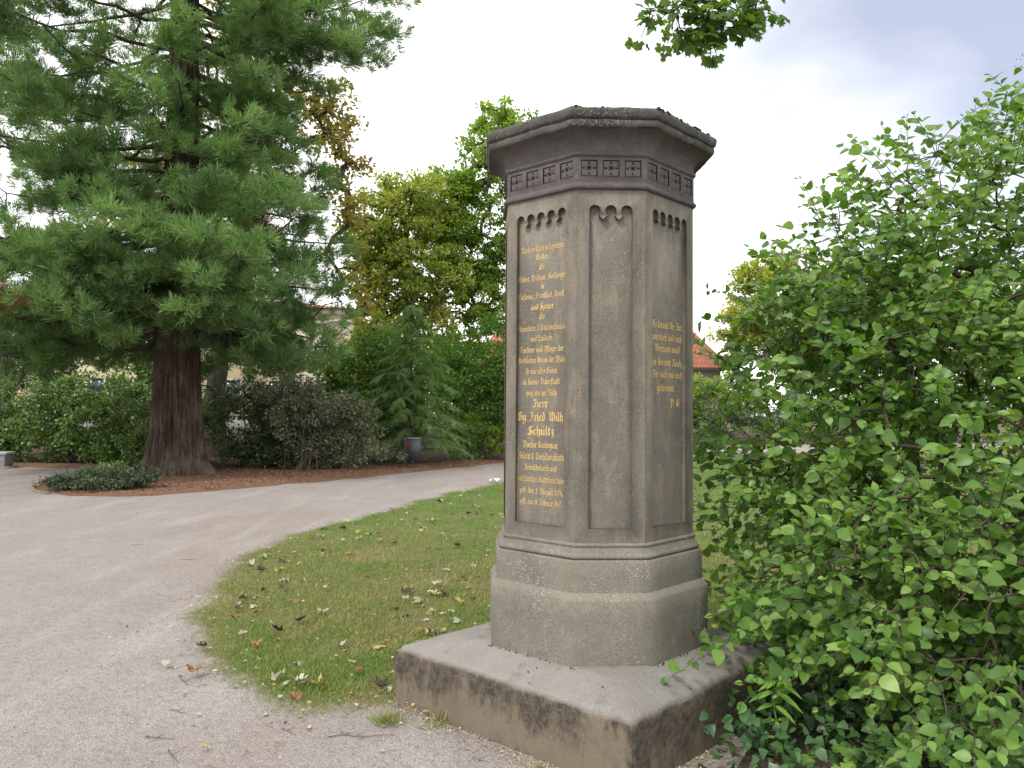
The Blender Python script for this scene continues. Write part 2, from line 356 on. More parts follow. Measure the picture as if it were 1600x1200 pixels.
def thing(name, label, cat, group=None, loc=(0, 0, 0)):
    o = bpy.data.objects.new(name, None); COL.objects.link(o); o.location = loc
    o.empty_display_size = 0.3
    return tag(o, label, cat, group)

def structure(o):
    o['kind'] = 'structure'; return o

def join(parts):
    Vs, Fs, off = [], {}, 0
    for V, F in parts:
        V = np.asarray(V, dtype=np.float64)
        for f in (F if isinstance(F, list) else [F]):
            f = np.asarray(f)
            if len(f): Fs.setdefault(f.shape[1], []).append(f + off)
        Vs.append(V); off += len(V)
    return np.concatenate(Vs), [np.concatenate(v) for v in Fs.values()]

def unit(a):
    return a / (np.linalg.norm(a, axis=-1, keepdims=True) + 1e-9)

def rdir(rng, n):
    return unit(rng.normal(size=(n, 3)))

def orient(y, zh):
    y = unit(y); x = unit(np.cross(y, zh)); z = np.cross(x, y)
    return np.stack([x, y, z], axis=-1)

def scatter(tv, tf, Mx, T, S):
    K, n = len(T), len(tv)
    S = np.asarray(S); S = S[:, None, None] if S.ndim == 1 else S[:, None, :]
    V = np.einsum('kij,kvj->kvi', Mx, tv[None] * S) + T[:, None, :]
    F = (tf[None] + (np.arange(K) * n)[:, None, None]).reshape(-1, tf.shape[1])
    return V.reshape(-1, 3), F

def tube(P, rad, sides=5, cap=True):
    P = np.asarray(P, dtype=float); n = len(P)
    rad = np.broadcast_to(np.asarray(rad, dtype=float), (n,))
    t = unit(np.gradient(P, axis=0))
    ref = np.array([0.31, 0.17, 0.93]) if abs(t[0][2]) < 0.9 else np.array([0.9, 0.3, 0.1])
    a = unit(np.cross(t, ref)); b = np.cross(t, a)
    an = np.arange(sides) * 2 * math.pi / sides
    ring = np.cos(an)[None, :, None] * a[:, None] + np.sin(an)[None, :, None] * b[:, None]
    V = (P[:, None] + ring * rad[:, None, None]).reshape(-1, 3)
    i = np.arange(n - 1)[:, None] * sides; j = np.arange(sides)[None]; k = (j + 1) % sides
    F = np.stack([i + j, i + k, i + sides + k, i + sides + j], -1).reshape(-1, 4)
    return V, F

def box(c, s, rz=0.0):
    c = np.asarray(c, float); s = np.asarray(s, float) / 2
    V = np.array([[x, y, z] for x in (-1, 1) for y in (-1, 1) for z in (-1, 1)], float) * s
    ca, sa = math.cos(rz), math.sin(rz)
    V = V @ np.array([[ca, sa, 0], [-sa, ca, 0], [0, 0, 1]]) + c
    F = np.array([[0, 1, 3, 2], [4, 6, 7, 5], [0, 4, 5, 1], [2, 3, 7, 6], [0, 2, 6, 4], [1, 5, 7, 3]])
    return V, F

def bevel(o, w=0.01, seg=2):
    md = o.modifiers.new('bevel', 'BEVEL'); md.width = w; md.segments = seg; md.limit_method = 'ANGLE'
    return o

def nz3(P, sc, seed=0.0):
    return np.array([mnoise.noise(Vector((p[0] * sc + seed, p[1] * sc + seed * 1.7, p[2] * sc))) for p in P])

# ------------------------------------------------------------------ leaf shapes (tip along +Y, face +Z)
KITE = (np.array([[0, 0, 0], [-0.36, 0.45, 0.06], [0, 1, -0.08], [0.36, 0.45, 0.06]], float), np.array([[0, 2, 1], [0, 3, 2]]))
CORD = (np.array([[0, 0, 0], [0.5, 0.55, 0.04], [0, 1, 0.12], [-0.5, 0.55, 0.04]], float), np.array([[0, 1, 2], [0, 2, 3]]))
def ovate(width=0.66, droop=0.18, fold=0.10, stalk=0.12):
    ts = [0.0, 0.16, 0.42, 0.74, 1.0]; ws = [0.0, 0.37, 0.5, 0.33, 0.0]
    V, F = [], []
    for t, w in zip(ts, ws):
        z = -droop * t * t
        V += [[0, stalk + t, z], [-w * width, stalk + t - 0.03 * (w > 0), z + fold * w * 2], [w * width, stalk + t - 0.03 * (w > 0), z + fold * w * 2]]
    for i in range(4):
        a, b = 3 * i, 3 * i + 3
        F += [[a, b, b + 1], [a, b + 1, a + 1], [a, a + 2, b + 2], [a, b + 2, b]]
    F = [f for f in F if not (f[0] == 0 and f[2] in (1,) and f[1] == 4) ]
    V += [[-0.015, 0, 0.02], [0.015, 0, 0.02]]; n = len(V)
    F += [[n - 2, n - 1, 0]]
    return np.array(V, float), np.array(F)
OVATE = [ovate(0.76, 0.20, 0.10), ovate(0.84, 0.42, 0.04), ovate(0.64, 0.02, 0.20)]
LANCE = ovate(0.26, 0.30, 0.05, 0.05)
def maple(curl=0.1, seed=0):
    r = random.Random(seed)
    ang = [(-150, .34), (-128, .55), (-118, .38), (-104, .62), (-82, .80), (-76, .60), (-60, .58), (-50, .42), (-46, .66), (-33, .78), (-28, .95), (-22, .70), (-14, .82), (-8, .74)]
    pts = []
    full = [(a, d) for a, d in ang] + [(0, 1.0)] + [(-a, d) for a, d in reversed(ang)]
    V = [[0, 0.30, 0]]
    for a, d in full:
        t = R(a); d *= r.uniform(.93, 1.06)
        x, y = math.sin(t) * d * 0.62, 0.30 + math.cos(t) * d * 0.70
        V.append([x, y, curl * (abs(x) * 1.2 + (y - .3) ** 2) + r.uniform(-.5, .5) * curl * 0.6])
    F = [[0, i + 1, i] for i in range(1, len(full))]
    n = len(V); V += [[-0.012, -0.25, -.05], [0.012, -0.25, -.05]]
    F += [[n, n + 1, 0]]
    return np.array(V, float), np.array(F)
MAPLE = [maple(-0.12, 1), maple(0.10, 2), maple(-0.3, 3)]

# ------------------------------------------------------------------ ground, path, bed, lawn
def flat(name, poly, z, m, kind=True):
    P = [Vector((x, y, 0)) for x, y in poly]
    T = tessellate_polygon([P])
    V = np.array([[x, y, z] for x, y in poly]); F = np.array(T)
    n = np.cross(V[F[:, 1]] - V[F[:, 0]], V[F[:, 2]] - V[F[:, 0]])[:, 2]
    F[n < 0] = F[n < 0][:, ::-1]
    return structure(mk(name, V, F, m))

def inpoly(P, poly):
    poly = np.asarray(poly); x, y = P[:, 0], P[:, 1]; c = np.zeros(len(P), bool)
    j = len(poly) - 1
    for i in range(len(poly)):
        xi, yi = poly[i]; xj, yj = poly[j]
        c ^= ((yi > y) != (yj > y)) & (x < (xj - xi) * (y - yi) / (yj - yi + 1e-12) + xi)
        j = i
    return c

def dense(poly, step, jit, seed):
    poly = np.asarray(poly, float); out = []
    for a, b in zip(poly, np.roll(poly, -1, 0)):
        L = np.linalg.norm(b - a); st = max(step, 0.02 * np.linalg.norm((a + b) / 2))
        k = max(1, int(L / st))
        for i in range(k):
            p = a + (b - a) * i / k
            q = Vector((p[0] * 1.3, p[1] * 1.3, seed)); s = jit * (0.5 + 0.06 * np.linalg.norm(p))
            q2 = Vector((p[0] * 5, p[1] * 5, seed + 4.0))
            out.append(p + s * np.array([mnoise.noise(q) + 0.4 * mnoise.noise(q2), mnoise.noise(q + Vector((9, 3, 0))) + 0.4 * mnoise.noise(q2 + Vector((9, 3, 0)))]))
    return np.array(out)

S_ = 600.0
flat('ground', [(-S_, -S_), (S_, -S_), (S_, S_), (-S_, S_)], -0.004, M['ground'])
flat('path', [(-60, -25), (60, -25), (60, 75), (20, 60), (11.73, 46), (-30, 46), (-60, 30)], 0.0, M['path'])

def smooth_poly(p, it=2):
    p = np.asarray(p, float)
    for _ in range(it):
        q = np.roll(p, -1, 0)
        p = np.stack([p * .75 + q * .25, p * .25 + q * .75], 1).reshape(-1, 2)
    return p

def raised_sheet(name, poly, inset, z0, z1, m, seed, bumpy=0.0):
    """a sheet whose rim (attribute edge = 0) lies on the path and whose inside (edge = 1) is a little higher"""
    O = dense(poly, 0.12, 0.16, seed)
    t = unit(np.roll(O, -3, 0) - np.roll(O, 3, 0)); nrm = np.stack([-t[:, 1], t[:, 0]], 1)
    area = 0.5 * np.sum(O[:, 0] * np.roll(O[:, 1], -1) - np.roll(O[:, 0], -1) * O[:, 1])
    if area < 0: nrm = -nrm
    I = O + nrm * inset
    n = len(O)
    V = np.concatenate([np.c_[O, np.full(n, z0)], np.c_[I, np.full(n, z1)]])
    i = np.arange(n); j = (i + 1) % n
    ring = np.stack([i, j, j + n, i + n], 1)
    T = np.array(tessellate_polygon([[Vector((x, y, 0)) for x, y in I]])) + n
    if area < 0: ring = ring[:, ::-1]
    nn = np.cross(V[T[:, 1]] - V[T[:, 0]], V[T[:, 2]] - V[T[:, 0]])[:, 2]
    T[nn < 0] = T[nn < 0][:, ::-1]
    o = structure(mk(name, V, [ring, T], m))
    at = o.data.attributes.new('edge', 'FLOAT', 'POINT')
    at.data.foreach_set('value', np.r_[np.zeros(n), np.ones(n)].astype(np.float32))
    return o, O

LAWN = [(1.4, 21.6), (-0.12, 19.0), (-0.75, 17.5), (-1.40, 15.6), (-2.16, 12.9), (-2.76, 11.02), (-3.02, 9.68), (-3.0, 8.2), (-2.74, 6.7), (-2.42, 5.8), (-1.98, 4.98),
        (-1.55, 4.5), (-1.15, 4.28), (-0.7, 4.24), (0.5, 4.2), (3.5, 5.6), (9.0, 8.0), (22, 14), (30, 32), (24, 42), (8.8, 31.46), (6.79, 29.6), (3.0, 24.0)]
LAWN_S = smooth_poly(LAWN, 1)
lawn, lawn_o = raised_sheet('lawn', LAWN_S, 0.34, 0.0006, 0.018, M['lawn'], 1.0)
BED = [(-40, 22.6), (-13.9, 22.3), (-10.55, 21.2), (-10.41, 18.45), (-9.69, 16.32), (-9.15, 15.57), (-8.11, 14.82), (-7.21, 14.66), (-6.68, 15.04), (-5.9, 15.82),
       (-4.84, 17.46), (-3.66, 19.26), (-2.38, 21.47), (-0.19, 25.89), (8.91, 39.1), (14.0, 44), (40, 60), (30, 74), (-40, 74)]
bed, bed_o = raised_sheet('planting_bed', BED, 0.5, 0.0006, 0.05, M['needle_floor'], 3.0)
flat('shrub_soil', dense([(-40, 24.0), (-13.5, 23.3), (-10.2, 22.4), (-8.8, 21.6), (-5.6, 21.3), (-3.6, 23.2), (-0.9, 26.6), (8.3, 40.6), (13, 44.6), (40, 62), (28, 73), (-40, 73)], 0.3, 0.3, 6.0), 0.056, M['soil'])
flat('shrub_bed', dense([(0.95, 3.45), (1.35, 2.6), (3.0, 1.6), (7, 2.0), (8, 7.0), (5.0, 7.4), (2.6, 6.2), (1.6, 5.3), (1.3, 4.4)], 0.2, 0.2, 8.0), 0.03, M['soil'])

# ------------------------------------------------------------------ monument
CX, CY, ROT, KK = 0.4707, 4.5111, R(47.397), 0.488
mon = thing('monument', 'octagonal dark sandstone memorial pillar with gold blackletter inscriptions on a stone slab', 'monument', None, (CX, CY, 0))
mon.rotation_euler.z = ROT

def octo(a, k=KK):
    t = a * k
    return np.array([(-a, t), (-a, -t), (-t, -a), (t, -a), (a, -t), (a, t), (t, a), (-t, a)])

def loft(prof, m, name, capb=True, capt=True, rough=0.0, seed=0.0, sub=6):
    """octagonal turned profile [(z, a)], each side split into strips so edges can be worn"""
    rings = []
    for z, a in prof:
        c = octo(a); pts = []
        for i in range(8):
            p, q = c[i], c[(i + 1) % 8]
            for s in range(sub): pts.append(p + (q - p) * s / sub)
        rings.append(np.c_[np.array(pts), np.full(len(pts), z)])
    n = len(rings[0]); V = np.concatenate(rings)
    if rough:
        d = nz3(V, 9.0, seed) * rough + nz3(V, 31.0, seed + 3) * rough * 0.6
        V[:, :2] *= (1 + d / 0.5)[:, None]; V[:, 2] += d * 0.5
    i = np.arange(len(rings) - 1)[:, None] * n; j = np.arange(n)[None]; k = (j + 1) % n
    F = [np.stack([i + j, i + k, i + n + k, i + n + j], -1).reshape(-1, 4)]
    if capt:
        V = np.r_[V, [[0, 0, prof[-1][0]]]]; b = (len(rings) - 1) * n; c = len(V) - 1
        F.append(np.array([[b + x, b + (x + 1) % n, c] for x in range(n)]))
    return mk(name, V, F, m, mon)

# slab: square, its top sloping up to the pillar, worn rim
def slab():
    h = 0.7825; n = 44
    g = np.linspace(-1, 1, n); V = []; idx = {}
    X, Y = np.meshgrid(g * h, g * h, indexing='ij')
    r = np.maximum(np.abs(X), np.abs(Y))
    Z = 0.303 + 0.069 * np.clip((h - r) / (h - 0.54), 0, 1)
    top = np.c_[X.ravel(), Y.ravel(), Z.ravel()]
    top[:, 2] += nz3(top, 6, 1.0) * 0.005 + nz3(top, 19, 2.0) * 0.0025
    rim = (r.ravel() > h - 1e-6)
    top[rim, 2] -= 0.012 + np.maximum(0, nz3(top[rim], 4, 7.0)) * 0.02
    top[rim, :2] *= 0.993
    F = [[i * n + j, (i + 1) * n + j, (i + 1) * n + j + 1, i * n + j + 1] for i in range(n - 1) for j in range(n - 1)]
    V = top.tolist()
    loop = [i * n for i in range(n)] + [(n - 1) * n + j for j in range(1, n)] + [i * n + n - 1 for i in range(n - 2, -1, -1)] + [j for j in range(n - 2, 0, -1)]
    prev = loop
    for lv, z in enumerate((0.27, 0.22, 0.16, 0.10, 0.05, -0.05)):
        cur = []
        for l in loop:
            p = top[l]; s = 1.007
            q = np.array([p[0] * s, p[1] * s, z])
            q[:2] *= 1 + (mnoise.noise(Vector((q[0] * 7, q[1] * 7, z * 7))) * 0.006 + mnoise.noise(Vector((q[0] * 22, q[1] * 22, z * 22))) * 0.004)
            cur.append(len(V)); V.append(q.tolist())
        L = len(loop)
        for a in range(L):
            b = (a + 1) % L; F.append([prev[b], prev[a], cur[a], cur[b]])
        prev = cur
    me = mesh('slab', np.array(V), np.array(F), True)
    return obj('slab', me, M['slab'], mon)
slab()
loft([(0.34, 0.549), (0.45, 0.550), (0.60, 0.5515), (0.683, 0.5520), (0.690, 0.548), (0.7195, 0.526)], M['stone_low'], 'plinth', rough=0.0016, seed=1.0)
loft([(0.7185, 0.5245), (0.79, 0.524), (0.866, 0.5230), (0.8745, 0.518), (0.876, 0.505)], M['stone_low'], 'upper_plinth', rough=0.0012, seed=2.0)
loft([(0.8755, 0.500), (0.880, 0.509), (0.888, 0.513), (0.897, 0.5105), (0.903, 0.503), (0.912, 0.499), (0.928, 0.4925), (0.936, 0.4895), (0.938, 0.4925), (0.946, 0.4935), (0.952, 0.489), (0.954, 0.4825)], M['stone_low'], 'base_moulding', rough=0.001, seed=3.0)
Z0, Z1, A0, REC = 0.9535, 2.727, 0.4825, 0.024
shaft = loft([(Z0, A0 - REC), (1.5, A0 - REC), (2.1, A0 - REC), (Z1, A0 - REC)], M['stone'], 'shaft', sub=1)

def faces(a):
    """(origin, right, normal, width) of the eight sides"""
    t = a * KK; d = (a + t) / math.sqrt(2); out = []
    for q in range(4):
        c, s = round(math.cos(q * math.pi / 2)), round(math.sin(q * math.pi / 2))
        rot = lambda v: np.array([v[0] * c - v[1] * s, v[0] * s + v[1] * c, 0.0])
        out.append((rot((-a, 0)), rot((0, -1)), rot((-1, 0)), 2 * t, 'main'))
        w = (a - t) * math.sqrt(2); h = math.sqrt(.5)
        out.append((rot((-d * h, -d * h)), rot((h, -h)), rot((-h, -h)), w, 'corner'))
    return out

def arch_hole(w, n, zb, zt):
    """panel outline with a hanging row of little round arches and pointed drops; counter-clockwise"""
    p = w / (n - 1 + 0.72); r = 0.36 * p; cz = zt - r
    cx = [(-w / 2 + r) + i * p for i in range(n)]
    pts = [(-w / 2, zb), (w / 2, zb)]
    for i in reversed(range(n)):
        a0 = 0 if i == n - 1 else -42
        a1 = 180 if i == 0 else 222
        for k in range(11):
            a = R(a0 + (a1 - a0) * k / 10); pts.append((cx[i] + r * math.cos(a), cz + r * math.sin(a)))
        if i > 0:
            m = cx[i] - p / 2
            pts += [(m + 0.27 * p, cz - 0.29 * p), (m, cz - 0.56 * p), (m - 0.27 * p, cz - 0.29 * p)]
    return pts

def plate(name, f, z0, z1, holes, depth, m, parent):
    """one side of the octagon: flat front with recessed openings"""
    O, rt, nr, w, _ = f
    outer = [(-w / 2, z0), (w / 2, z0), (w / 2, z1), (-w / 2, z1)]
    loops = [outer] + [list(reversed(h)) for h in holes]
    T = tessellate_polygon([[Vector((x, z, 0)) for x, z in l] for l in loops])
    pts = [p for l in loops for p in l]
    V = [O + rt * x + np.array([0, 0, z]) for x, z in pts]; n0 = len(V)
    F = []
    for t in T:
        a, b, c = (pts[i] for i in t)
        s = (b[0] - a[0]) * (c[1] - a[1]) - (b[1] - a[1]) * (c[0] - a[0])
        F.append(list(t) if s > 0 else list(reversed(t)))
    Q = []; off = 4
    V += [v - nr * depth for v in V[4:]]
    for h in holes:
        L = len(h)
        for i in range(L):
            j = (i + 1) % L
            Q.append([off + i, off + j, n0 - 4 + off + j, n0 - 4 + off + i])
        off += L
    return mk(name, np.array(V), [np.array(F), np.array(Q)], m, parent)

for f in faces(A0):
    w = f[3]; pw, n = (w - 0.138, 5) if f[4] == 'main' else (w - 0.130, 3)
    plate('panel_frame', f, Z0, Z1, [arch_hole(pw, n, Z0 + 0.072, Z1 - 0.078)], REC, M['stone'], mon)
loft([(2.7255, 0.4835), (2.728, 0.494), (2.733, 0.4985), (2.745, 0.499), (2.751, 0.494), (2.757, 0.4885), (2.764, 0.4865)], M['stone_top'], 'necking', rough=0.001, seed=4.0)
AF, ZF0, ZF1 = 0.4865, 2.7635, 2.893
frieze = loft([(ZF0, AF - 0.016), (ZF1, AF - 0.016)], M['stone_top'], 'frieze', sub=1)
# rosette: four square petals with pierced centre and pierced joints
def rosette_mesh(s=0.076):
    h = s / 2; g = 0.0005; parts = []
    for sx in (-1, 1):
        for sy in (-1, 1):
            # petal outline, corner towards the centre cut, notches at the middles of the sides
            o = [(g, g + .004), (g + .009, g + .013), (g + .013, g + .009), (g + .004, g), (h * .62, g), (h * .66, g + .0055), (h * .84, g + .0055), (h * .88, g), (h, g), (h, h), (g, h),
                 (g, h * .88), (g + .0055, h * .84), (g + .0055, h * .66), (g, h * .62)]
            c = np.array(o); m = c.mean(0)
            inner = m + (c - m) * 0.90
            k = len(o)
            V = np.r_[np.c_[c, np.zeros(k)], np.c_[c, np.full(k, .0105)], np.c_[inner, np.full(k, .0118)], [[m[0], m[1], .0125]]]
            V[:, 0] *= sx; V[:, 1] *= sy
            F4 = []; F3 = []
            for i in range(k):
                j = (i + 1) % k
                F4 += [[i, j, k + j, k + i], [k + i, k + j, 2 * k + j, 2 * k + i]]; F3.append([2 * k + i, 2 * k + j, 3 * k])
            F4, F3 = np.array(F4), np.array(F3)
            if sx * sy < 0: F4, F3 = F4[:, ::-1], F3[:, ::-1]
            parts.append((V, [F4, F3]))
    V, F = join(parts)
    return mesh('rosette', V, F)
ros = rosette_mesh()
zc = (ZF0 + ZF1) / 2 + 0.006
for f in faces(AF):
    n = 4 if f[4] == 'main' else 3
    O, rt, nr, w, _ = f; p = w / n * (0.97 if n == 4 else 0.95); hs = 0.0415
    cen = [(i - (n - 1) / 2) * p for i in range(n)]
    holes = [[(c - hs, zc - hs), (c + hs, zc - hs), (c + hs, zc + hs), (c - hs, zc + hs)] for c in cen]
    plate('frieze_frame', f, ZF0, ZF1, holes, 0.016, M['stone_top'], frieze)
    for c in cen:
        o = obj('rosette', ros, M['stone_top'], frieze)
        up = np.array([0, 0, 1.0]); P = O + rt * c + up * zc - nr * 0.0155
        o.matrix_local = Matrix(((rt[0], 0, nr[0], P[0]), (rt[1], 0, nr[1], P[1]), (0, 1, 0, P[2]), (0, 0, 0, 1)))
loft([(2.8925, 0.4865), (2.896, 0.493), (2.903, 0.4975), (2.912, 0.4965), (2.917, 0.491), (2.920, 0.4875), (2.945, 0.490), (2.968, 0.4985), (2.985, 0.5125), (2.998, 0.533), (3.006, 0.556), (3.010, 0.5735)], M['stone_top'], 'cavetto', capt=False, rough=0.0012, seed=5.0)
cor = loft([(3.0095, 0.5733), (3.0115, 0.5785), (3.020, 0.583), (3.040, 0.5855), (3.0455, 0.583), (3.0475, 0.577), (3.052, 0.5765), (3.054, 0.587), (3.062, 0.5925), (3.085, 0.596), (3.098, 0.594), (3.106, 0.586), (3.118, 0.50), (3.135, 0.30)], M['stone_crust'], 'cornice', rough=0.005, seed=6.0, sub=22)
# moss cushions along the weathered rim of the top, and dark crumbs of moss on the slab
def lumps(name, spots, m):
    rng = np.random.default_rng(5); parts = []
    th = np.linspace(0, 2 * math.pi, 7)[:-1]
    for x, y, z, s in spots:
        V = [[x + math.cos(a) * s * rng.uniform(.7, 1.2), y + math.sin(a) * s * rng.uniform(.7, 1.2), z - s * .5] for a in th]
        V += [[x + math.cos(a) * s * .7, y + math.sin(a) * s * .7, z + s * rng.uniform(.4, .8)] for a in th] + [[x, y, z + s * .95]]
        parts.append((np.array(V), [np.array([[i, (i + 1) % 6, 6 + (i + 1) % 6, 6 + i] for i in range(6)]), np.array([[6 + i, 6 + (i + 1) % 6, 12] for i in range(6)])]))
    V, F = join(parts); o = mk(name, V, F, m, mon); o['kind'] = 'stuff'
rng = np.random.default_rng(6)
oc = octo(0.586); sp = []
for side, cnt in ((2, 90), (1, 14), (3, 60), (0, 8)):
    for _ in range(cnt):
        p = (oc[side] + (oc[(side + 1) % 8] - oc[side]) * rng.random()) * rng.uniform(0.94, 1.008); sp.append((p[0], p[1], 3.103, rng.uniform(.004, .015)))
lumps('moss', sp, M['moss'])
oc = octo(0.556); sp = []
for side, cnt in ((0, 30), (1, 12), (2, 20)):
    for _ in range(cnt):
        u = rng.random(); u = u if rng.random() < .5 else round(u * 4) / 4 + rng.normal() * .03
        p = (oc[side] + (oc[(side + 1) % 8] - oc[side]) * u) * rng.uniform(1.0, 1.02); sp.append((p[0], p[1], .370, rng.uniform(.0012, .0050)))
for _ in range(70):
    x, y = rng.uniform(-.76, .76, 2); r = max(abs(x), abs(y))
    if r < .58: continue
    sp.append((x, y, .306 + .069 * (.7825 - r) / .2425, rng.uniform(.0015, .006)))
lumps('moss_crumbs', sp, M['moss'])

# ------------------------------------------------------------------ blackletter, drawn with a broad nib
GL = {}
def gl(ch, adv, s):
    GL[ch] = (adv, [[tuple(map(float, p.split(','))) for p in st.split()] for st in s.split(';')])
gl('i', .40, '.04,.86 .15,.98 .15,.1 .28,0;.1,1.3 .2,1.4')
gl('n', .74, '.04,.86 .15,.98 .15,.1 .24,0;.15,.75 .4,1 .5,.86 .5,.1 .62,0')
gl('m', 1.08, '.04,.86 .15,.98 .15,.1 .24,0;.15,.75 .4,1 .5,.86 .5,.1 .58,0;.5,.75 .74,1 .84,.86 .84,.1 .96,0')
gl('u', .74, '.04,.86 .15,.98 .15,.15 .28,0 .5,.2;.42,.9 .5,.98 .5,.1 .62,0;.2,1.45 .45,1.5')
gl('r', .50, '.04,.86 .15,.98 .15,.1 .26,0;.15,.75 .36,1 .46,.86')
gl('e', .54, '.48,.14 .3,0 .13,.15 .13,.8 .34,1 .47,.8 .13,.48')
gl('a', .70, '.13,.8 .34,1 .5,.85 .5,.1 .62,0;.5,.58 .14,.42 .14,.15 .28,0 .5,.18')
gl('c', .50, '.48,.86 .34,1 .13,.8 .13,.15 .3,0 .46,.14')
gl('d', .68, '.1,1.45 .3,1.5 .53,1.0 .53,.2 .32,0 .13,.15 .13,.72 .4,.98')
gl('o', .66, '.33,1 .13,.8 .13,.15 .32,0 .53,.2 .53,.8 .33,1')
gl('g', .68, '.33,1 .13,.8 .13,.25 .3,.1 .53,.28;.33,1 .53,.86 .53,-.2 .3,-.5 .08,-.36')
gl('h', .70, '.1,1.5 .16,1.6 .16,.1 .26,0;.16,.75 .4,1 .54,.8 .54,.05 .34,-.42')
gl('l', .38, '.08,1.5 .15,1.6 .15,.12 .28,0')
gl('b', .68, '.1,1.5 .15,1.6 .15,.15 .32,0 .53,.22 .53,.8 .36,1 .15,.78')
gl('k', .60, '.1,1.5 .15,1.6 .15,.1 .24,0;.15,.95 .4,1.3 .46,1.1 .18,.72 .36,.6 .4,.12 .52,0')
gl('t', .44, '.17,1.38 .17,.12 .32,0;.02,.93 .4,.97')
gl('f', .46, '.52,1.48 .34,1.6 .18,1.4 .18,-.35;.02,.93 .42,.97')
gl('ſ', .40, '.52,1.48 .34,1.6 .18,1.4 .18,-.35;.06,.9 .18,.95')
gl('s', .56, '.48,.88 .3,1 .14,.8 .46,.4 .42,.12 .24,0 .08,.14')
gl('v', .68, '.02,.9 .14,1.05 .14,.15 .33,0 .54,.25 .52,.8 .34,1')
gl('w', 1.0, '.02,.9 .14,1.05 .14,.15 .28,0 .46,.2;.46,1.02 .46,.15 .64,0 .86,.25 .84,.8 .66,1')
gl('p', .68, '.04,.9 .15,1.0 .15,-.5;.15,.78 .38,1 .53,.8 .53,.2 .36,0 .15,.14')
gl('y', .68, '.02,.9 .14,1.05 .14,.15 .33,0 .54,.25 .52,.8 .34,1;.53,.2 .4,-.35 .2,-.5')
gl('z', .54, '.1,.88 .26,1 .46,.88 .22,.58 .46,.3 .36,-.25 .12,-.4')
gl('x', .56, '.04,.86 .2,1 .2,.1 .05,-.3;.2,.8 .4,1 .48,.86;.2,.1 .38,0 .5,.14')
gl('j', .38, '.04,.86 .15,.98 .15,-.25 -.02,-.45;.1,1.3 .2,1.4')
gl('.', .30, '.08,.02 .18,.12')
gl(',', .30, '.1,.1 .2,.05 .06,-.3')
gl(':', .30, '.08,.02 .18,.12;.08,.75 .18,.85')
gl('-', .40, '.05,.55 .35,.6')
gl(' ', .42, '0,0 0,0')
gl('A', 1.1, '.06,.16 .26,.02 .42,.3 .42,1.1 .2,1.35 .1,1.1;.42,1.3 .62,1.6 .86,1.45 .86,.12 1.0,0;.42,.75 .86,.8')
gl('C', .86, '.78,1.4 .58,1.6 .3,1.45 .13,1.0 .13,.4 .36,0 .62,.06 .78,.26;.42,1.5 .42,.25')
gl('D', 1.02, '.06,1.2 .2,1.55 .62,1.6 .88,1.2 .88,.4 .56,0 .16,.06;.34,1.5 .34,.3 .16,.1')
gl('E', .86, '.74,1.42 .52,1.6 .26,1.45 .16,1.0 .16,.4 .4,0 .7,.2;.4,1.5 .4,.2;.2,.85 .66,.92')
gl('F', .96, '.1,1.3 .26,1.55 .52,1.42 .84,1.6;.5,1.45 .5,.35 .3,-.02 .06,.12;.3,.8 .74,.9')
gl('G', 1.0, '.8,1.42 .56,1.6 .28,1.42 .12,1.0 .12,.4 .38,0 .7,.08 .86,.4 .86,.9 .62,.95;.42,1.5 .42,.2')
gl('H', 1.0, '.08,1.2 .22,1.55 .44,1.4 .44,.15 .22,0 .06,.14;.44,.85 .68,1.05 .86,.85 .84,.1 .6,-.35;.4,1.45 .66,1.6')
gl('K', 1.0, '.1,1.25 .24,1.55 .46,1.4 .46,.3 .26,0 .06,.14;.46,1.4 .7,1.6 .84,1.45;.46,.85 .7,1.0 .8,.8 .72,.12 .9,0')
gl('L', .88, '.66,1.42 .46,1.6 .26,1.4 .3,.9 .16,.3 .06,.12 .3,.14 .6,0 .8,.2;.46,1.5 .46,.5 .3,.16')
gl('N', 1.06, '.06,1.2 .18,1.55 .38,1.35 .38,.2 .22,0 .06,.12;.38,1.2 .66,1.6 .86,1.4 .86,.12 1.0,0')
gl('P', .96, '.06,1.2 .18,1.55 .38,1.4 .38,-.4;.38,1.3 .62,1.6 .84,1.3 .84,.6 .6,.35 .38,.5;.12,.0 .38,.1')
gl('R', 1.0, '.06,1.2 .18,1.55 .38,1.4 .38,.2 .2,0 .06,.12;.38,1.35 .62,1.6 .82,1.35 .76,1.0 .42,.82 .72,.7 .78,.14 .94,0')
gl('S', .92, '.8,1.42 .56,1.6 .3,1.45 .26,1.1 .72,.7 .76,.3 .5,0 .2,.06 .06,.24;.5,1.5 .34,.8 .5,.2')
gl('T', .90, '.1,1.25 .26,1.55 .5,1.45 .8,1.6;.5,1.4 .24,1.1 .14,.5 .36,.02 .66,.06 .8,.28;.5,1.4 .5,.3')
gl('U', 1.0, '.06,1.3 .2,1.5 .28,1.2 .18,.5 .4,.02 .78,.3;.6,1.4 .78,1.55 .78,.14 .94,0;.4,1.4 .4,.1')
gl('V', .98, '.06,1.25 .18,1.55 .34,1.3 .3,.25 .54,0 .82,.4 .8,1.2 .58,1.55;.34,1.3 .58,1.55')
gl('W', 1.3, '.06,1.25 .18,1.55 .32,1.3 .26,.3 .46,.02 .7,.3;.5,1.4 .66,1.55 .7,.2 .9,0 1.12,.4 1.1,1.2 .88,1.55;.32,1.3 .5,1.5')
gl('Z', .86, '.12,1.3 .3,1.55 .66,1.5 .76,1.25 .34,.85 .7,.6 .66,.1 .34,-.1 .1,.08')
gl('1', .5, '.1,1.15 .28,1.35 .28,0')
gl('2', .6, '.1,1.05 .3,1.35 .5,1.1 .1,.05 .54,.08')
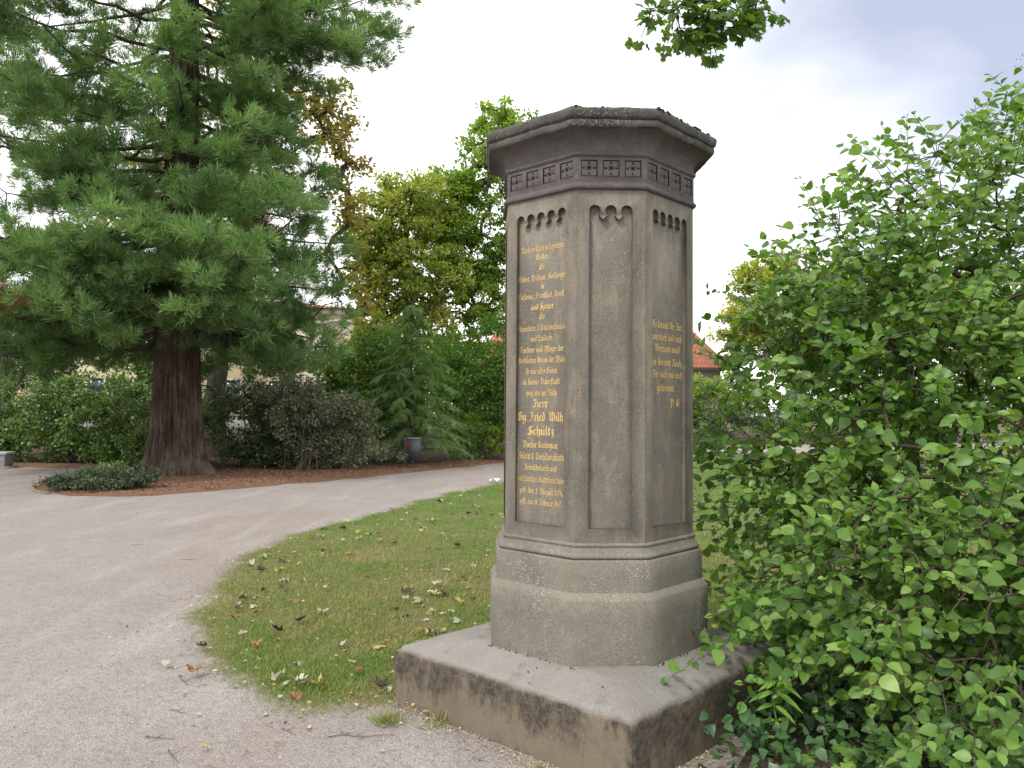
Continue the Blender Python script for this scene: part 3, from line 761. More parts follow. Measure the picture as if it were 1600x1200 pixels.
gl('3', .6, '.1,1.1 .3,1.35 .48,1.1 .24,.75 .5,.45 .3,-.1 .06,.05')
gl('4', .62, '.42,1.35 .08,.4 .56,.44;.42,.9 .42,-.15')
gl('7', .58, '.08,1.2 .5,1.3 .22,-.1')
gl('8', .62, '.32,1.35 .12,1.05 .5,.4 .3,0 .1,.35 .5,1.0 .32,1.35')
def dots(b, ch):
    adv, st = GL[b]; GL[ch] = (adv, [s for s in st] + [[(.14, 1.3), (.24, 1.4)], [(.4, 1.3), (.5, 1.4)]])
dots('a', 'ä'); dots('o', 'ö')

def text_line(txt, f, z, cx, width, xh, parent, m):
    O, rt, nr, w, _ = f
    adv = sum(GL[c][0] for c in txt); sx = width / adv
    nib = np.array([0.088 * 1.0 * min(max(sx / xh, .55), 1.2), 0.085]) ; V, F = [], []; x = 0; k = 0
    for c in txt:
        a, st = GL[c]
        for s in st:
            for p, q in zip(s, s[1:]):
                if p == q: continue
                p_, q_ = np.array(p), np.array(q); d = q_ - p_; d /= np.linalg.norm(d)
                h = nib.copy(); cr = abs(d[0] * h[1] - d[1] * h[0])
                if cr < 0.045: h = np.array([-d[1], d[0]]) * 0.045
                b = len(V); k += 1; dep = 0.0012 + 0.00004 * (k % 7)
                for e in (p_ - h - d * .02, p_ + h - d * .02, q_ + h + d * .02, q_ - h + d * .02):
                    P = O + rt * (cx - width / 2 + (x + e[0]) * sx) + np.array([0, 0, z + (e[1] - 0.5) * xh]) + nr * dep
                    V.append(P)
                v = np.cross(V[b + 1] - V[b], V[b + 2] - V[b])
                F.append([b, b + 1, b + 2, b + 3] if v @ nr > 0 else [b + 3, b + 2, b + 1, b])
        x += a
    return mk('inscription_line', np.array(V), np.array(F), m, parent)

FL = faces(A0 - REC)
left_face, right_face = FL[0], FL[2]
LT = [('Nach vielfach geſegnetem', 2.461, -.009, .291, 0), ('Wirken', 2.415, -.011, .088, 0), ('als', 2.362, -.011, .040, 0), ('Lehrer, Prediger, Seelſorger', 2.306, -.011, .323, 0), ('in', 2.260, -.005, .025, 0),
      ('Lieſienne, Frankfurt, Trieſt,', 2.211, -.013, .321, 0), ('und Speyer', 2.152, -.006, .157, 0), ('als', 2.100, -.009, .040, 0), ('Abgeordneter d. Ständeverſamlung', 2.041, -.009, .330, 0), ('und Landrath,', 1.985, -.006, .150, 0),
      ('Förderer und Pfleger der', 1.927, -.009, .298, 0), ('kirchlichen Union der Pfalz', 1.872, -.009, .314, 0), ('ſo wie alles Guten', 1.814, -.008, .213, 0), ('in Seiner Vaterſtadt', 1.758, -.011, .253, 0), ('ging ein zur Ruhe', 1.700, -.008, .213, 0),
      ('Herr', 1.642, -.014, .103, 1), ('Gg. Fried. Wilh.', 1.572, -.011, .321, 2), ('Schultz', 1.498, -.011, .180, 2), ('Doctor Teologiae', 1.428, -.013, .238, 3), ('Zuletzt k. Conſiſtorialrath,', 1.367, -.007, .316, 3),
      ('Kreisſcholarch und', 1.309, -.011, .223, 0), ('proteſtantiſcher Stadtpfarrer dahier', 1.249, -.009, .330, 0), ('geb. den 3. Auguſt 1774,', 1.188, -.007, .296, 0), ('geſt. den 18. Februar 1842.', 1.130, -.010, .288, 0)]
XH = {0: .0195, 1: .027, 2: .029, 3: .0215}
for t, z, c, w, k in LT: text_line(t, left_face, z, c, w, XH[k], shaft, M['gold'])
RT = [('Es kommt die Zeit,', 2.059, .016, .296), ('wo mich und euch', 1.995, .014, .285), ('Vereinen wird', 1.935, .012, .240), ('in Seinem Reich,', 1.864, .016, .292), ('Der euch und mich', 1.801, .016, .292), ('getrennt.', 1.730, .000, .18), ('P. G.', 1.651, .092, .105)]
for t, z, c, w in RT: text_line(t, right_face, z, c, w, .024, shaft, M['gold'])

# ------------------------------------------------------------------ plants: generic builders
def lobe_points(rng, lobes, n, bias=0.45, zmin=0.05):
    w = np.array([r[0] * r[1] * r[2] for _, r in lobes]) ** 0.8; w = w / w.sum()
    k = rng.choice(len(lobes), n, p=w)
    C = np.array([c for c, _ in lobes], float)[k]; Rr = np.array([r for _, r in lobes], float)[k]
    d = rdir(rng, n); u = rng.random(n) ** bias
    P = C + d * Rr * u[:, None]
    P[:, 2] = np.maximum(P[:, 2], zmin)
    return P, unit(P - C)

def skeleton(P, start, r_tip, r_grow, rng, sides=4, sag=0.06):
    """joins every point of P to the growing set of nodes start [(xyz)], nearest first; tubes thicken towards the root"""
    nodes = [np.array(s, float) for s in start]; par = [-1] + list(range(len(start) - 1)); segs = []
    root = nodes[-1]
    order = np.argsort(np.linalg.norm(P - root, axis=1))
    for i in order:
        p = P[i]; A = np.array(nodes); d = np.linalg.norm(A - p, axis=1) + 0.25 * np.maximum(0, A[:, 2] - p[2])
        j = int(np.argmin(d)); a = nodes[j]
        m = (a + p) / 2 + rng.normal(size=3) * 0.07 * np.linalg.norm(p - a) + np.array([0, 0, sag * np.linalg.norm(p - a)])
        nodes.append(m); par.append(j); nodes.append(p); par.append(len(nodes) - 2)
    cnt = np.ones(len(nodes))
    for i in range(len(nodes) - 1, 0, -1):
        if par[i] >= 0: cnt[par[i]] += cnt[i]
    parts = []
    for i in range(len(start), len(nodes), 2):
        j = par[i]
        r = lambda c: r_tip + r_grow * math.sqrt(c)
        parts.append(tube([nodes[j], nodes[i], nodes[i + 1]], [r(min(cnt[j], cnt[i] * 1.3)), r(cnt[i]), r(cnt[i + 1])], sides))
    return parts

def clump_leaves(rng, C, D, per, cr, size, tmpl, flat=0.6, up=0.8, down=0.25):
    n = len(C); K = n * per
    cc = np.repeat(C, per, 0); rr = np.repeat(rng.uniform(0.65, 1.25, n) * cr, per)
    d = rdir(rng, K); u = rng.random(K) ** 0.42
    off = d * (rr * u)[:, None] * np.array([1, 1, flat])
    P = cc + off
    y = unit(d + 0.5 * np.repeat(D, per, 0) + rng.normal(size=(K, 3)) * 0.5 - np.array([0, 0, down]))
    zz = unit(np.array([0, 0, up]) + d * 0.4 + rng.normal(size=(K, 3)) * 0.6)
    s = size * rng.uniform(0.65, 1.25, K)
    return scatter(tmpl[0], tmpl[1], orient(y, zz), P - y * (s * 0.4)[:, None], s)

def tree(name, label, cat, base, trunk, r0, lobes, nclump, per, cr, size, m, bark, seed, group=None, flat=0.6, bias=0.45, tmpl=KITE, rt=0.012, rg=0.012, stems=None):
    rng = np.random.default_rng(seed)
    t = thing(name, label, cat, group, base); b = np.array(base, float)
    lob = [(np.array(c, float) - b, r) for c, r in lobes]
    C, D = lobe_points(rng, lob, nclump, bias, 0.15)
    tr = [np.array(p, float) - b for p in trunk]
    if stems is None:
        fine = []
        for p, q in zip(tr, tr[1:]):
            for s in np.linspace(0, 1, 5)[:-1]: fine.append(p + (q - p) * s)
        fine.append(tr[-1]); fine = np.array(fine)
        fine[1:-1] += rng.normal(size=(len(fine) - 2, 3)) * r0 * 0.18
        rad = r0 * (1 - 0.72 * np.linspace(0, 1, len(fine))); rad[0] *= 1.35
        obj_tr = mk('trunk', *tube(fine, rad, 9), bark, t, True)
        upper = [f for f in fine if f[2] > fine[-1][2] * 0.3]
        parts = skeleton(C, upper, rt, rg, rng)
        V, F = join(parts); mk('branches', V, F, bark, t)
    else:
        parts = []; nodes = []
        for k in range(stems):
            a = rng.uniform(0, 2 * math.pi); e = C[rng.integers(len(C))]
            p0 = np.array([math.cos(a), math.sin(a), 0]) * r0 * rng.uniform(.2, 1)
            mid = p0 * 0.5 + e * 0.5 + np.array([0, 0, 0.25 * e[2]])
            pts = [p0, p0 * .7 + mid * .3, mid, e]
            parts.append(tube(pts, [0.022, 0.018, 0.012, 0.006], 4)); nodes += [np.array(x) for x in pts[1:3]]
        parts += skeleton(C, nodes, rt, rg, rng, 3)
        V, F = join(parts); mk('stems', V, F, bark, t)
    V, F = clump_leaves(rng, C, D, per, cr, size, tmpl, flat)
    V[:, 2] = np.maximum(V[:, 2], 0.01)
    mk('crown' if stems is None else 'foliage', V, F, m, t)
    return t

# ------------------------------------------------------------------ giant sequoia
def sequoia():
    rng = np.random.default_rng(11)
    B = np.array([-8.2, 19.6, 0.0])
    t = thing('giant_sequoia', 'giant sequoia with flared fibrous red-brown trunk and drooping dark green branches', 'tree', None, tuple(B))
    zs = np.concatenate([np.linspace(-0.05, 4.5, 110), np.linspace(4.6, 24, 60)]); na = 230
    pr = np.interp(zs, [-.05, .1, .4, 1.0, 2.3, 3.6, 8, 14, 24], [.90, .83, .70, .59, .50, .44, .36, .26, .04])
    th = np.arange(na) * 2 * math.pi / na
    V = np.zeros((len(zs), na, 3))
    for i, (z, r) in enumerate(zip(zs, pr)):
        for j, a in enumerate(th):
            fl = 0.10 * math.exp(-max(z, 0) / 0.7) * (math.sin(5 * a + 1.0) + 0.6 * math.sin(9 * a + 2 + z))
            ca, sa = math.cos(a), math.sin(a)
            tw = a + 0.05 * z
            rid = 0.10 - 0.34 * abs(mnoise.noise(Vector((math.cos(tw) * 8.5, math.sin(tw) * 8.5, z * 0.55)))) ** 0.7 * 0.8
            rid += 0.03 - 0.13 * abs(mnoise.noise(Vector((math.cos(tw) * 21, math.sin(tw) * 21, z * 1.1 + 9))))
            rr = r * (1 + fl + rid * min(1, 0.5 / max(r, .1)))
            V[i, j] = (ca * rr, sa * rr, z)
    n = na; i = np.arange(len(zs) - 1)[:, None] * n; j = np.arange(n)[None]; k = (j + 1) % n
    F = np.stack([i + j, i + k, i + n + k, i + n + j], -1).reshape(-1, 4)
    mk('trunk', V.reshape(-1, 3), F, M['seq_bark'], t, False)
    # branches
    parts, C, D, S = [], [], [], []
    nb = 205
    for b in range(nb):
        u = (b + rng.uniform(-.3, .3)) / nb
        z0 = 3.6 + 19.0 * max(u, 0) ** 1.75
        a = b * 2.39996 + rng.uniform(-.35, .35)
        L = np.interp(z0, [3.5, 6, 9, 11, 13, 17, 24], [4.0, 4.3, 3.9, 4.7, 4.2, 2.6, 0.7]) * rng.uniform(0.70, 1.12) * (1 + 0.40 * max(0, -math.cos(a))) * (1 - max(0, math.cos(a)) * np.interp(z0, [4, 6.8, 8, 9.6, 10.6], [0.0, 0.04, 0.2, 0.2, 0.0]))
        if z0 < 5.0 and -2.4 < math.atan2(math.sin(a), math.cos(a)) < -0.8: z0 += 0.6
        if 150 <= b < 156: z0 = 10.9 + .32 * (b - 150); a = (-.25, .3, .05, .5, -.1, .2)[b - 150]; L = (4.9, 4.6, 5.3, 4.8, 5.4, 5.0)[b - 150]   # long limbs reaching right
        d = np.array([math.cos(a), math.sin(a), 0])
        ts = np.linspace(0, 1, 9)
        drop = rng.uniform(0.30, 0.55) * np.interp(z0, [3, 12, 20], [1.0, .7, .2])
        wob = rng.normal(size=(9, 3)) * 0.05 * L * 0.4; wob[0] = 0
        P = d[None] * (ts * L)[:, None] + np.array([0, 0, z0])[None]
        P[:, 2] += L * (-drop * ts + (drop * 0.75) * ts ** 2.2)
        P += wob
        parts.append(tube(P, np.interp(ts, [0, .5, 1], [0.075, .04, .012]) * np.interp(z0, [3, 20], [1, .5]), 5))
        nc = int(max(3, L * (2.15 if z0 < 12.9 else .75) * (0.6 if math.sin(a) > 0.35 else 1.0)))
        for c in range(nc):
            tt = rng.uniform(0.22, 1.0) ** 0.75
            p = np.array([np.interp(tt, ts, P[:, x]) for x in range(3)])
            side = np.cross(d, [0, 0, 1]) * rng.normal() * 0.42 * (0.35 + tt * 0.7)
            q = p + side + np.array([0, 0, rng.uniform(-.45, .40)])
            if np.linalg.norm(q - p) > 0.12:
                m_ = (p + q) / 2 - np.array([0, 0, 0.06]); parts.append(tube([p, m_, q], [.016, .011, .006], 3))
            if rng.random() < .8:
                e_ = p + side * 1.6 + d * rng.uniform(.1, .5) - np.array([0, 0, rng.uniform(.1, .55)])
                parts.append(tube([p, (p + e_) / 2 + np.array([0, 0, .06]), e_], [.010, .008, .004], 3))
            C.append(q); D.append(unit(d + side * 0.6)); S.append(0.75 + 0.35 * tt)
    V, F = join(parts); mk('branches', V, F, M['bark'], t)
    C, D, S = np.array(C), np.array(D), np.array(S)
    # tufts: brushes of cord-like shoots turning upwards
    tm = []
    for s in range(4):
        r2 = np.random.default_rng(40 + s); k = 27
        y = unit(np.array([0, 0.85, 0]) + r2.normal(size=(k, 3)) * 0.46)
        ln = r2.uniform(0.6, 1.0, k)
        P = r2.normal(size=(k, 3)) * 0.10
        Vt, Ft = scatter(CORD[0], CORD[1], orient(y, rdir(r2, k)), P, np.stack([np.full(k, 0.062), ln, ln], 1))
        tm.append((Vt, Ft))
    live, dead = [], []
    per = 16
    cc = np.repeat(C, per, 0); dd = np.repeat(D, per, 0); ss = np.repeat(S, per)
    K = len(cc); e = rdir(rng, K)
    P = cc + e * np.array([0.44, 0.44, 0.24]) * (rng.random(K) ** 0.5 * ss)[:, None]
    y = unit(np.array([0, 0, 0.75]) + dd * 0.55 + e * 0.75 + rng.normal(size=(K, 3)) * 0.25)
    sz = rng.uniform(0.20, 0.34, K)
    isdead = (rng.random(len(C)) < 0.008).repeat(per)
    typ = rng.integers(0, 4, K)
    for s in range(4):
        for flag, lst in ((False, live), (True, dead)):
            mm = (typ == s) & (isdead == flag)
            if mm.any(): lst.append(scatter(tm[s][0], tm[s][1], orient(y[mm], rdir(rng, mm.sum())), P[mm], sz[mm]))
    V, F = join(live); mk('crown', V, F, M['seq'], t)
    V, F = join(dead); o = mk('dead_foliage', V, F, M['seq_dead'], t); o['label'] = 'rust-brown dead sprays among the green'
    return t
sequoia()

# ------------------------------------------------------------------ broadleaf trees behind
tree('autumn_tree', 'tall tree turning yellow-brown behind the sequoia', 'tree', (-9.8, 26.5, 0), [(-9.8, 26.5, 0), (-9.7, 26.4, 4), (-9.0, 26.3, 8), (-8.6, 26.3, 12)], 0.36,
     [((-6.2, 26.3, 11.0), (1.15, 1.5, 1.8)), ((-5.5, 26.2, 9.2), (.75, 1.2, 1.3)), ((-5.6, 26.0, 6.6), (.9, 1.2, .9)), ((-5.3, 26.0, 7.9), (.6, .8, .7)), ((-5.2, 26.0, 5.4), (.8, 1.0, .7)), ((-9.5, 26.5, 10.5), (2.8, 2.0, 3.2)), ((-12.5, 26.5, 8.0), (2.2, 2.0, 2.2)), ((-9, 26.8, 14.5), (2.0, 2.0, 1.6))],
     300, 62, 0.46, 0.155, M['autumn'], M['bark'], 21, 'broadleaf trees behind the path')
tree('maple_tree', 'shorter yellow-green broadleaf tree left of the pillar, right beside the sequoia', 'tree', (-4.2, 32, 0), [(-4.2, 32, 0), (-4.2, 32, 3.5), (-4.3, 32, 7), (-4.2, 32, 10)], 0.30,
     [((-4.4, 32, 9.6), (1.9, 1.9, 1.9)), ((-3.8, 31.8, 7.0), (2.4, 2.0, 1.7)), ((-5.3, 32, 7.6), (1.4, 1.8, 1.4)), ((-4.0, 31.6, 5.0), (2.3, 1.8, 1.3)), ((-6.2, 32, 8.8), (1.0, 1.2, .8)), ((-6.0, 32, 6.6), (1.0, 1.2, .9))],
     430, 66, 0.45, 0.15, M['maple_y'], M['bark'], 22, 'broadleaf trees behind the path')
tree('maple_tree', 'tallest bright green-yellow broadleaf tree rising directly behind the pillar', 'tree', (0.2, 34, 0), [(0.2, 34, 0), (0.2, 34, 4), (0.1, 34, 8), (0.2, 34, 13)], 0.36,
     [((-0.4, 34, 12.9), (2.0, 2.0, 2.2)), ((-1.9, 33.8, 10.3), (2.0, 2.0, 1.9)), ((-0.6, 33.6, 8.0), (2.4, 2.0, 1.7)), ((2.4, 34, 10.4), (2.4, 2.0, 2.2)), ((-1.0, 33.4, 5.6), (2.4, 1.8, 1.6)), ((2.6, 33.6, 6.4), (2.4, 1.8, 1.8)), ((-0.9, 34, 14.4), (1.2, 1.2, .9)), ((-2.9, 33.6, 9.0), (1.4, 1.5, 1.9)), ((-2.3, 33.8, 11.2), (1.35, 1.5, 1.5)), ((-2.4, 33.5, 7.3), (1.6, 1.5, 1.8))],
     660, 66, 0.46, 0.16, M['maple_g'], M['bark'], 23, 'broadleaf trees behind the path')
tree('maple_tree', 'lime-yellow broadleaf tree between the red-roofed house and the right-hand shrub', 'tree', (19.5, 50, 0), [(19.5, 50, 0), (19.5, 50, 4), (19.4, 50, 9)], 0.4,
     [((17.2, 50, 8.6), (3.4, 3, 3.5)), ((14.6, 50, 7.0), (2.3, 2.4, 2.3)), ((21.5, 50, 8.4), (3.4, 3, 3.2)), ((14.9, 49.8, 10.0), (1.1, 1.2, 1.3)), ((19.5, 50, 5.2), (4.2, 3, 1.8)), ((25, 50, 8.5), (3, 3, 3))],
     520, 80, 0.66, 0.23, M['lime'], M['bark'], 24, 'broadleaf trees behind the path')
tree('slender_conifer', 'small slender brown-green tree top in the gap left of the maples', 'tree', (-8.1, 42, 0), [(-8.1, 42, 0), (-8.1, 42, 3), (-8.1, 42, 6.4)], 0.12,
     [((-8.1, 42, 6.1), (.30, .30, .8)), ((-8.1, 42, 4.8), (.55, .55, .9)), ((-8.1, 42, 3.3), (.9, .9, 1.0))], 60, 70, 0.26, 0.16, M['autumn'], M['bark'], 25)

# ------------------------------------------------------------------ shrubs along the far side of the path
SG = 'shrubs along the far side of the path'
def shrub(name, label, base, lobes, ncl, per, cr, size, m, seed, bark='twig', stems=14, flat=0.7, tmpl=KITE, cat='shrub', bias=0.5, r0=0.5):
    rg = np.random.default_rng(seed + 500); sub = []
    for c, r in lobes:
        for _ in range(5):
            d = rg.normal(size=3); d[2] = abs(d[2]) * .9; d /= np.linalg.norm(d); k = rg.uniform(.28, .48)
            sub.append((tuple(np.array(c) + d * np.array(r) * rg.uniform(.8, 1.05)), tuple(np.array(r) * k)))
    lobes = list(lobes) + sub
    return tree(name, label, cat, base, [base, base], r0, lobes, ncl, per, cr, size, m, M[bark], seed, SG, flat, bias, tmpl, 0.004, 0.0035, stems)
shrub('hedge', 'broad glossy green hedge at the left edge behind the stone bench', (-12.6, 23.8, 0),
      [((-15.8, 24.0, 1.35), (1.8, 1.3, 1.3)), ((-13.4, 23.8, 1.3), (1.7, 1.2, 1.25)), ((-11.4, 23.5, 1.15), (1.5, 1.1, 1.2)), ((-9.7, 23.2, 1.1), (1.3, 1.0, 1.15)), ((-14.5, 23.3, .5), (2.4, .7, .5)), ((-11, 22.9, .5), (2.2, .7, .5))], 560, 60, 0.34, 0.105, M['hedge'], 31, stems=40)
shrub('shrub', 'dark bluish evergreen shrub at the far left above the hedge', (-16.6, 27, 0), [((-16.6, 27, 2.4), (1.5, 1.2, 2.3)), ((-15.9, 27, 3.0), (.8, .8, 1.2))], 110, 60, 0.36, 0.13, M['darkhedge'], 32)
shrub('shrub', 'dark green and russet shrub rising behind the hedge, left of the sequoia trunk', (-12.5, 27.5, 0), [((-13.2, 27.5, 2.0), (1.5, 1.1, 1.6)), ((-11.2, 27.3, 1.9), (1.7, 1.1, 1.5))], 130, 60, 0.36, 0.13, M['hedge'], 33)
shrub('shrub', 'tall dark green shrub closing the gap right of the sequoia trunk', (-7.4, 27.5, 0), [((-8.2, 27.5, 1.8), (1.2, 1.0, 1.5)), ((-6.2, 27.6, 1.8), (1.3, 1.0, 1.4))], 110, 60, 0.36, 0.12, M['darkhedge'], 39)
shrub('shrub', 'dark leafy shrub directly right of the sequoia trunk', (-7.0, 22.6, 0), [((-7.2, 22.6, 1.15), (1.2, 1.0, 1.1)), ((-6.3, 22.8, 1.0), (1.0, 1.0, .95)), ((-6.9, 22.3, .45), (1.3, .8, .45))], 200, 60, 0.32, 0.10, M['darkhedge'], 34, 'dark_twig')
shrub('shrub', 'grey-green twiggy shrub with small leaves on the bed left of the bin', (-5.3, 21.6, 0), [((-5.5, 21.9, 1.25), (1.35, 1.1, 1.2)), ((-4.6, 22.0, .9), (1.0, .9, .9)), ((-5.9, 22.1, 1.85), (.9, .8, .75)), ((-5.1, 21.9, .45), (1.5, .8, .45))], 330, 60, 0.28, 0.075, M['greyleaf'], 35, stems=40, r0=0.8)
shrub('shrub', 'fresh green shrub between the grey twiggy shrub and the young conifer', (-4.9, 25.8, 0), [((-5.0, 25.8, 2.0), (1.4, 1.1, 1.7)), ((-4.2, 25.8, 3.0), (1.1, 1.0, 1.3)), ((-3.6, 25.0, 1.2), (1.0, .9, 1.1)), ((-5.9, 26.2, 3.0), (.8, .8, .9))], 240, 60, 0.40, 0.12, M['green'], 36, stems=20)
shrub('shrub', 'fresh green shrub behind the young conifer, left of the pillar', (-1.2, 27.0, 0), [((-1.5, 27.0, 2.0), (1.4, 1.1, 1.8)), ((0.2, 27.0, 2.0), (1.4, 1.1, 1.8)), ((-0.8, 27.2, 3.4), (1.2, 1.0, 1.1)), ((-2.7, 27.6, 3.2), (1.2, 1.0, 1.6))], 260, 60, 0.40, 0.12, M['green'], 37, stems=20)
shrub('shrub', 'bright yellow-green bush beside the path just left of the pillar', (-0.9, 26.3, 0), [((-1.2, 26.3, .75), (1.0, .7, .7)), ((0.0, 26.6, .8), (1.0, .7, .75))], 80, 60, 0.26, 0.10, M['maple_g'], 38)
shrub('hedge', 'dark clipped hedge beyond the path right of the pillar', (10.0, 41.6, 0), [((7.0, 41.6, 1.2), (1.6, 1.0, 1.2)), ((9.2, 41.6, 1.25), (1.7, 1.0, 1.25)), ((11.4, 42, 1.25), (1.7, 1.0, 1.25)), ((13.8, 43, 1.25), (1.9, 1.0, 1.25))], 230, 55, 0.36, 0.14, M['darkhedge'], 41, stems=20)
shrub('shrub', 'loose pale green bush above the clipped hedge below the house window', (11.6, 44.5, 0), [((10.2, 44.5, 2.3), (1.4, 1.0, 1.5)), ((12.6, 44.5, 2.5), (1.5, 1.0, 1.6))], 120, 60, 0.45, 0.17, M['maple_g'], 42)
shrub('shrub', 'low spreading evergreen cushion on the bed in front of the sequoia', (-7.95, 15.75, 0), [((-8.1, 15.7, .14), (.85, .6, .26)), ((-7.75, 15.9, .20), (.6, .6, .32)), ((-8.6, 15.8, .10), (.45, .45, .20))], 280, 40, 0.15, 0.075, M['juniper'], 43, 'dark_twig', 20, 0.6, tmpl=(KITE[0] * np.array([.5, 1, 1]), KITE[1]))
shrub('shrub', 'dark foliage between the cushion and the sequoia trunk', (-9.3, 21.0, 0), [((-9.4, 21.2, .5), (.9, .7, .65)), ((-9.0, 19.2, .12), (.7, .8, .25))], 70, 60, 0.26, 0.09, M['hedge'], 44, 'dark_twig')

tree('maple_tree', 'dense far green tree glimpsed through the gaps behind the young conifer', 'tree', (-5.5, 49, 0), [(-5.5, 49, 0), (-5.5, 49, 3), (-5.5, 49, 5)], 0.25,
     [((-7.0, 49, 3.2), (2.6, 1.5, 2.6)), ((-3.5, 49, 3.4), (2.6, 1.5, 2.8)), ((-1.0, 49, 2.5), (2.0, 1.5, 2.3))], 260, 70, 0.7, 0.24, M['green'], M['bark'], 47, 'broadleaf trees behind the path')
shrub('hedge', 'long green hedge along the far lawn edge, seen through the right-hand shrub', (24, 47, 0), [((17.5, 45.5, 1.6), (2.4, 1.2, 1.7)), ((21.5, 46.5, 1.8), (2.6, 1.2, 1.9)), ((25.5, 47.5, 1.9), (2.6, 1.2, 2.0)), ((29.5, 48.5, 2.0), (2.6, 1.2, 2.1)), ((33.5, 49.5, 2.0), (2.8, 1.2, 2.1))], 330, 60, 0.6, 0.22, M['green'], 45, stems=30)
tree('maple_tree', 'broad green tree at the right, glimpsed behind the dogwood shrub', 'tree', (28, 54, 0), [(28, 54, 0), (28, 54, 4), (28, 54, 9)], 0.4,
     [((27, 54, 8), (4, 3, 3.4)), ((32, 54, 8), (4, 3, 4)), ((36, 54, 6), (4, 3, 4))], 260, 95, 0.85, 0.28, M['maple_g'], M['bark'], 46, 'broadleaf trees behind the path')
# ------------------------------------------------------------------ young conifer
def young_conifer():
    rng = np.random.default_rng(51); B = np.array([-3.05, 24.2, 0.0])
    t = thing('young_conifer', 'young conifer with feathery drooping light green branches behind the bin', 'tree', None, tuple(B))
    H = 5.0
    mk('trunk', *tube([[0, 0, 0], [0.03, 0, 1.6], [-.02, 0.02, 3.2], [0, 0, H]], [.075, .055, .03, .008], 7), M['bark'], t, True)
    parts, P, Y, S, Zh = [], [], [], [], []
    for b in range(105):
        z0 = 0.35 + (H - 0.5) * (b / 105); a = b * 2.39996 + rng.uniform(-.3, .3)
        L = np.interp(z0, [0.3, 1.2, 3.0, 4.4, 5], [1.9, 2.05, 1.15, .45, .12]) * rng.uniform(.75, 1.12)
        d = np.array([math.cos(a), math.sin(a), 0]); ts = np.linspace(0, 1, 8)
        br = d * (ts * L)[:, None] + np.array([0, 0, z0]); br[:, 2] += L * (0.42 * ts - 0.52 * ts ** 2)
        parts.append(tube(br, np.interp(ts, [0, 1], [.02, .004]), 3))
        n = int(5 + L * 13)
        for k in range(n):
            tt = 0.12 + 0.88 * k / n; p = np.array([np.interp(tt, ts, br[:, x]) for x in range(3)])
            s = np.cross(d, [0, 0, 1]) * (1 if k % 2 else -1)
            y = unit(d * 0.75 + s * 0.8 + np.array([0, 0, -0.38]) + rng.normal(size=3) * 0.2)
            P.append(p); Y.append(y); S.append((0.22 + 0.22 * (1 - abs(tt - .45))) * rng.uniform(.7, 1.2)); Zh.append([0, 0, 1])
        P.append(br[-1]); Y.append(unit(d - np.array([0, 0, .5]))); S.append(.25); Zh.append([0, 0, 1])
    V, F = join(parts); mk('branches', V, F, M['twig'], t)
    # frond: a hanging shoot with two rows of needles
    fp = []
    for k in range(13):
        u = k / 13
        for sgn in (-1, 1):
            y = np.array([[sgn * 0.85, 0.6, -.25]]); l = 0.26 * (1 - 0.5 * u)
            fp.append(scatter(CORD[0], CORD[1], orient(y, np.array([[0, 0, 1.0]])), np.array([[0, u, -0.28 * u * u]]), np.array([[.045, l, l]])))
    fr = join(fp)
    V, F = scatter(fr[0], fr[1][0], orient(np.array(Y), np.array(Zh, float)), np.array(P), np.array(S))
    mk('crown', V, F, M['conifer'], t)
young_conifer()

# ------------------------------------------------------------------ buildings
def window(parent, c, w, h, rz, cols=2, rows=2, depth=0.12):
    fr = obj('window', mesh('window', *join([box((0, 0, -h / 2 + .04), (w, depth, .08)), box((0, 0, h / 2 - .04), (w, depth, .08)), box((-w / 2 + .04, 0, 0), (.08, depth, h - .17)), box((w / 2 - .04, 0, 0), (.08, depth, h - .17))])), M['white_trim'], parent)
    fr.location = c; fr.rotation_euler.z = rz
    pw, ph = (w - .16) / cols, (h - .16) / rows
    for i in range(cols):
        for j in range(rows):
            mk('pane', *box((-w / 2 + .08 + pw * (i + .5), 0.0, -h / 2 + .08 + ph * (j + .5)), (pw - .04, .03, ph - .04)), M['glass'], fr)
    return fr

hs = thing('house', 'cream house with red tiled hipped roof beyond the lawn right of the pillar', 'house', None, (6.0, 56, 0))
mk('wall', *box((0, 3.5, 2.35), (17.2, 7, 4.7)), M['render_c'], hs)
mk('eaves', *box((0, 3.5, 4.74), (18.0, 7.8, .16)), M['white_trim'], hs)
rv = np.array([[-9.2, -.55, 4.82], [9.2, -.55, 4.82], [9.2, 7.55, 4.82], [-9.2, 7.55, 4.82], [-5.2, 3.5, 9.9], [5.2, 3.5, 9.9]])
mk('roof', rv, [np.array([[0, 1, 5, 4], [2, 3, 4, 5]]), np.array([[1, 2, 5], [3, 0, 4]])], M['tiles'], hs)
for x in (-6.3, -3.2, -0.1, 3.0, 7.3): window(hs, (x, -0.04, 3.25), 1.25, 1.7, 0)

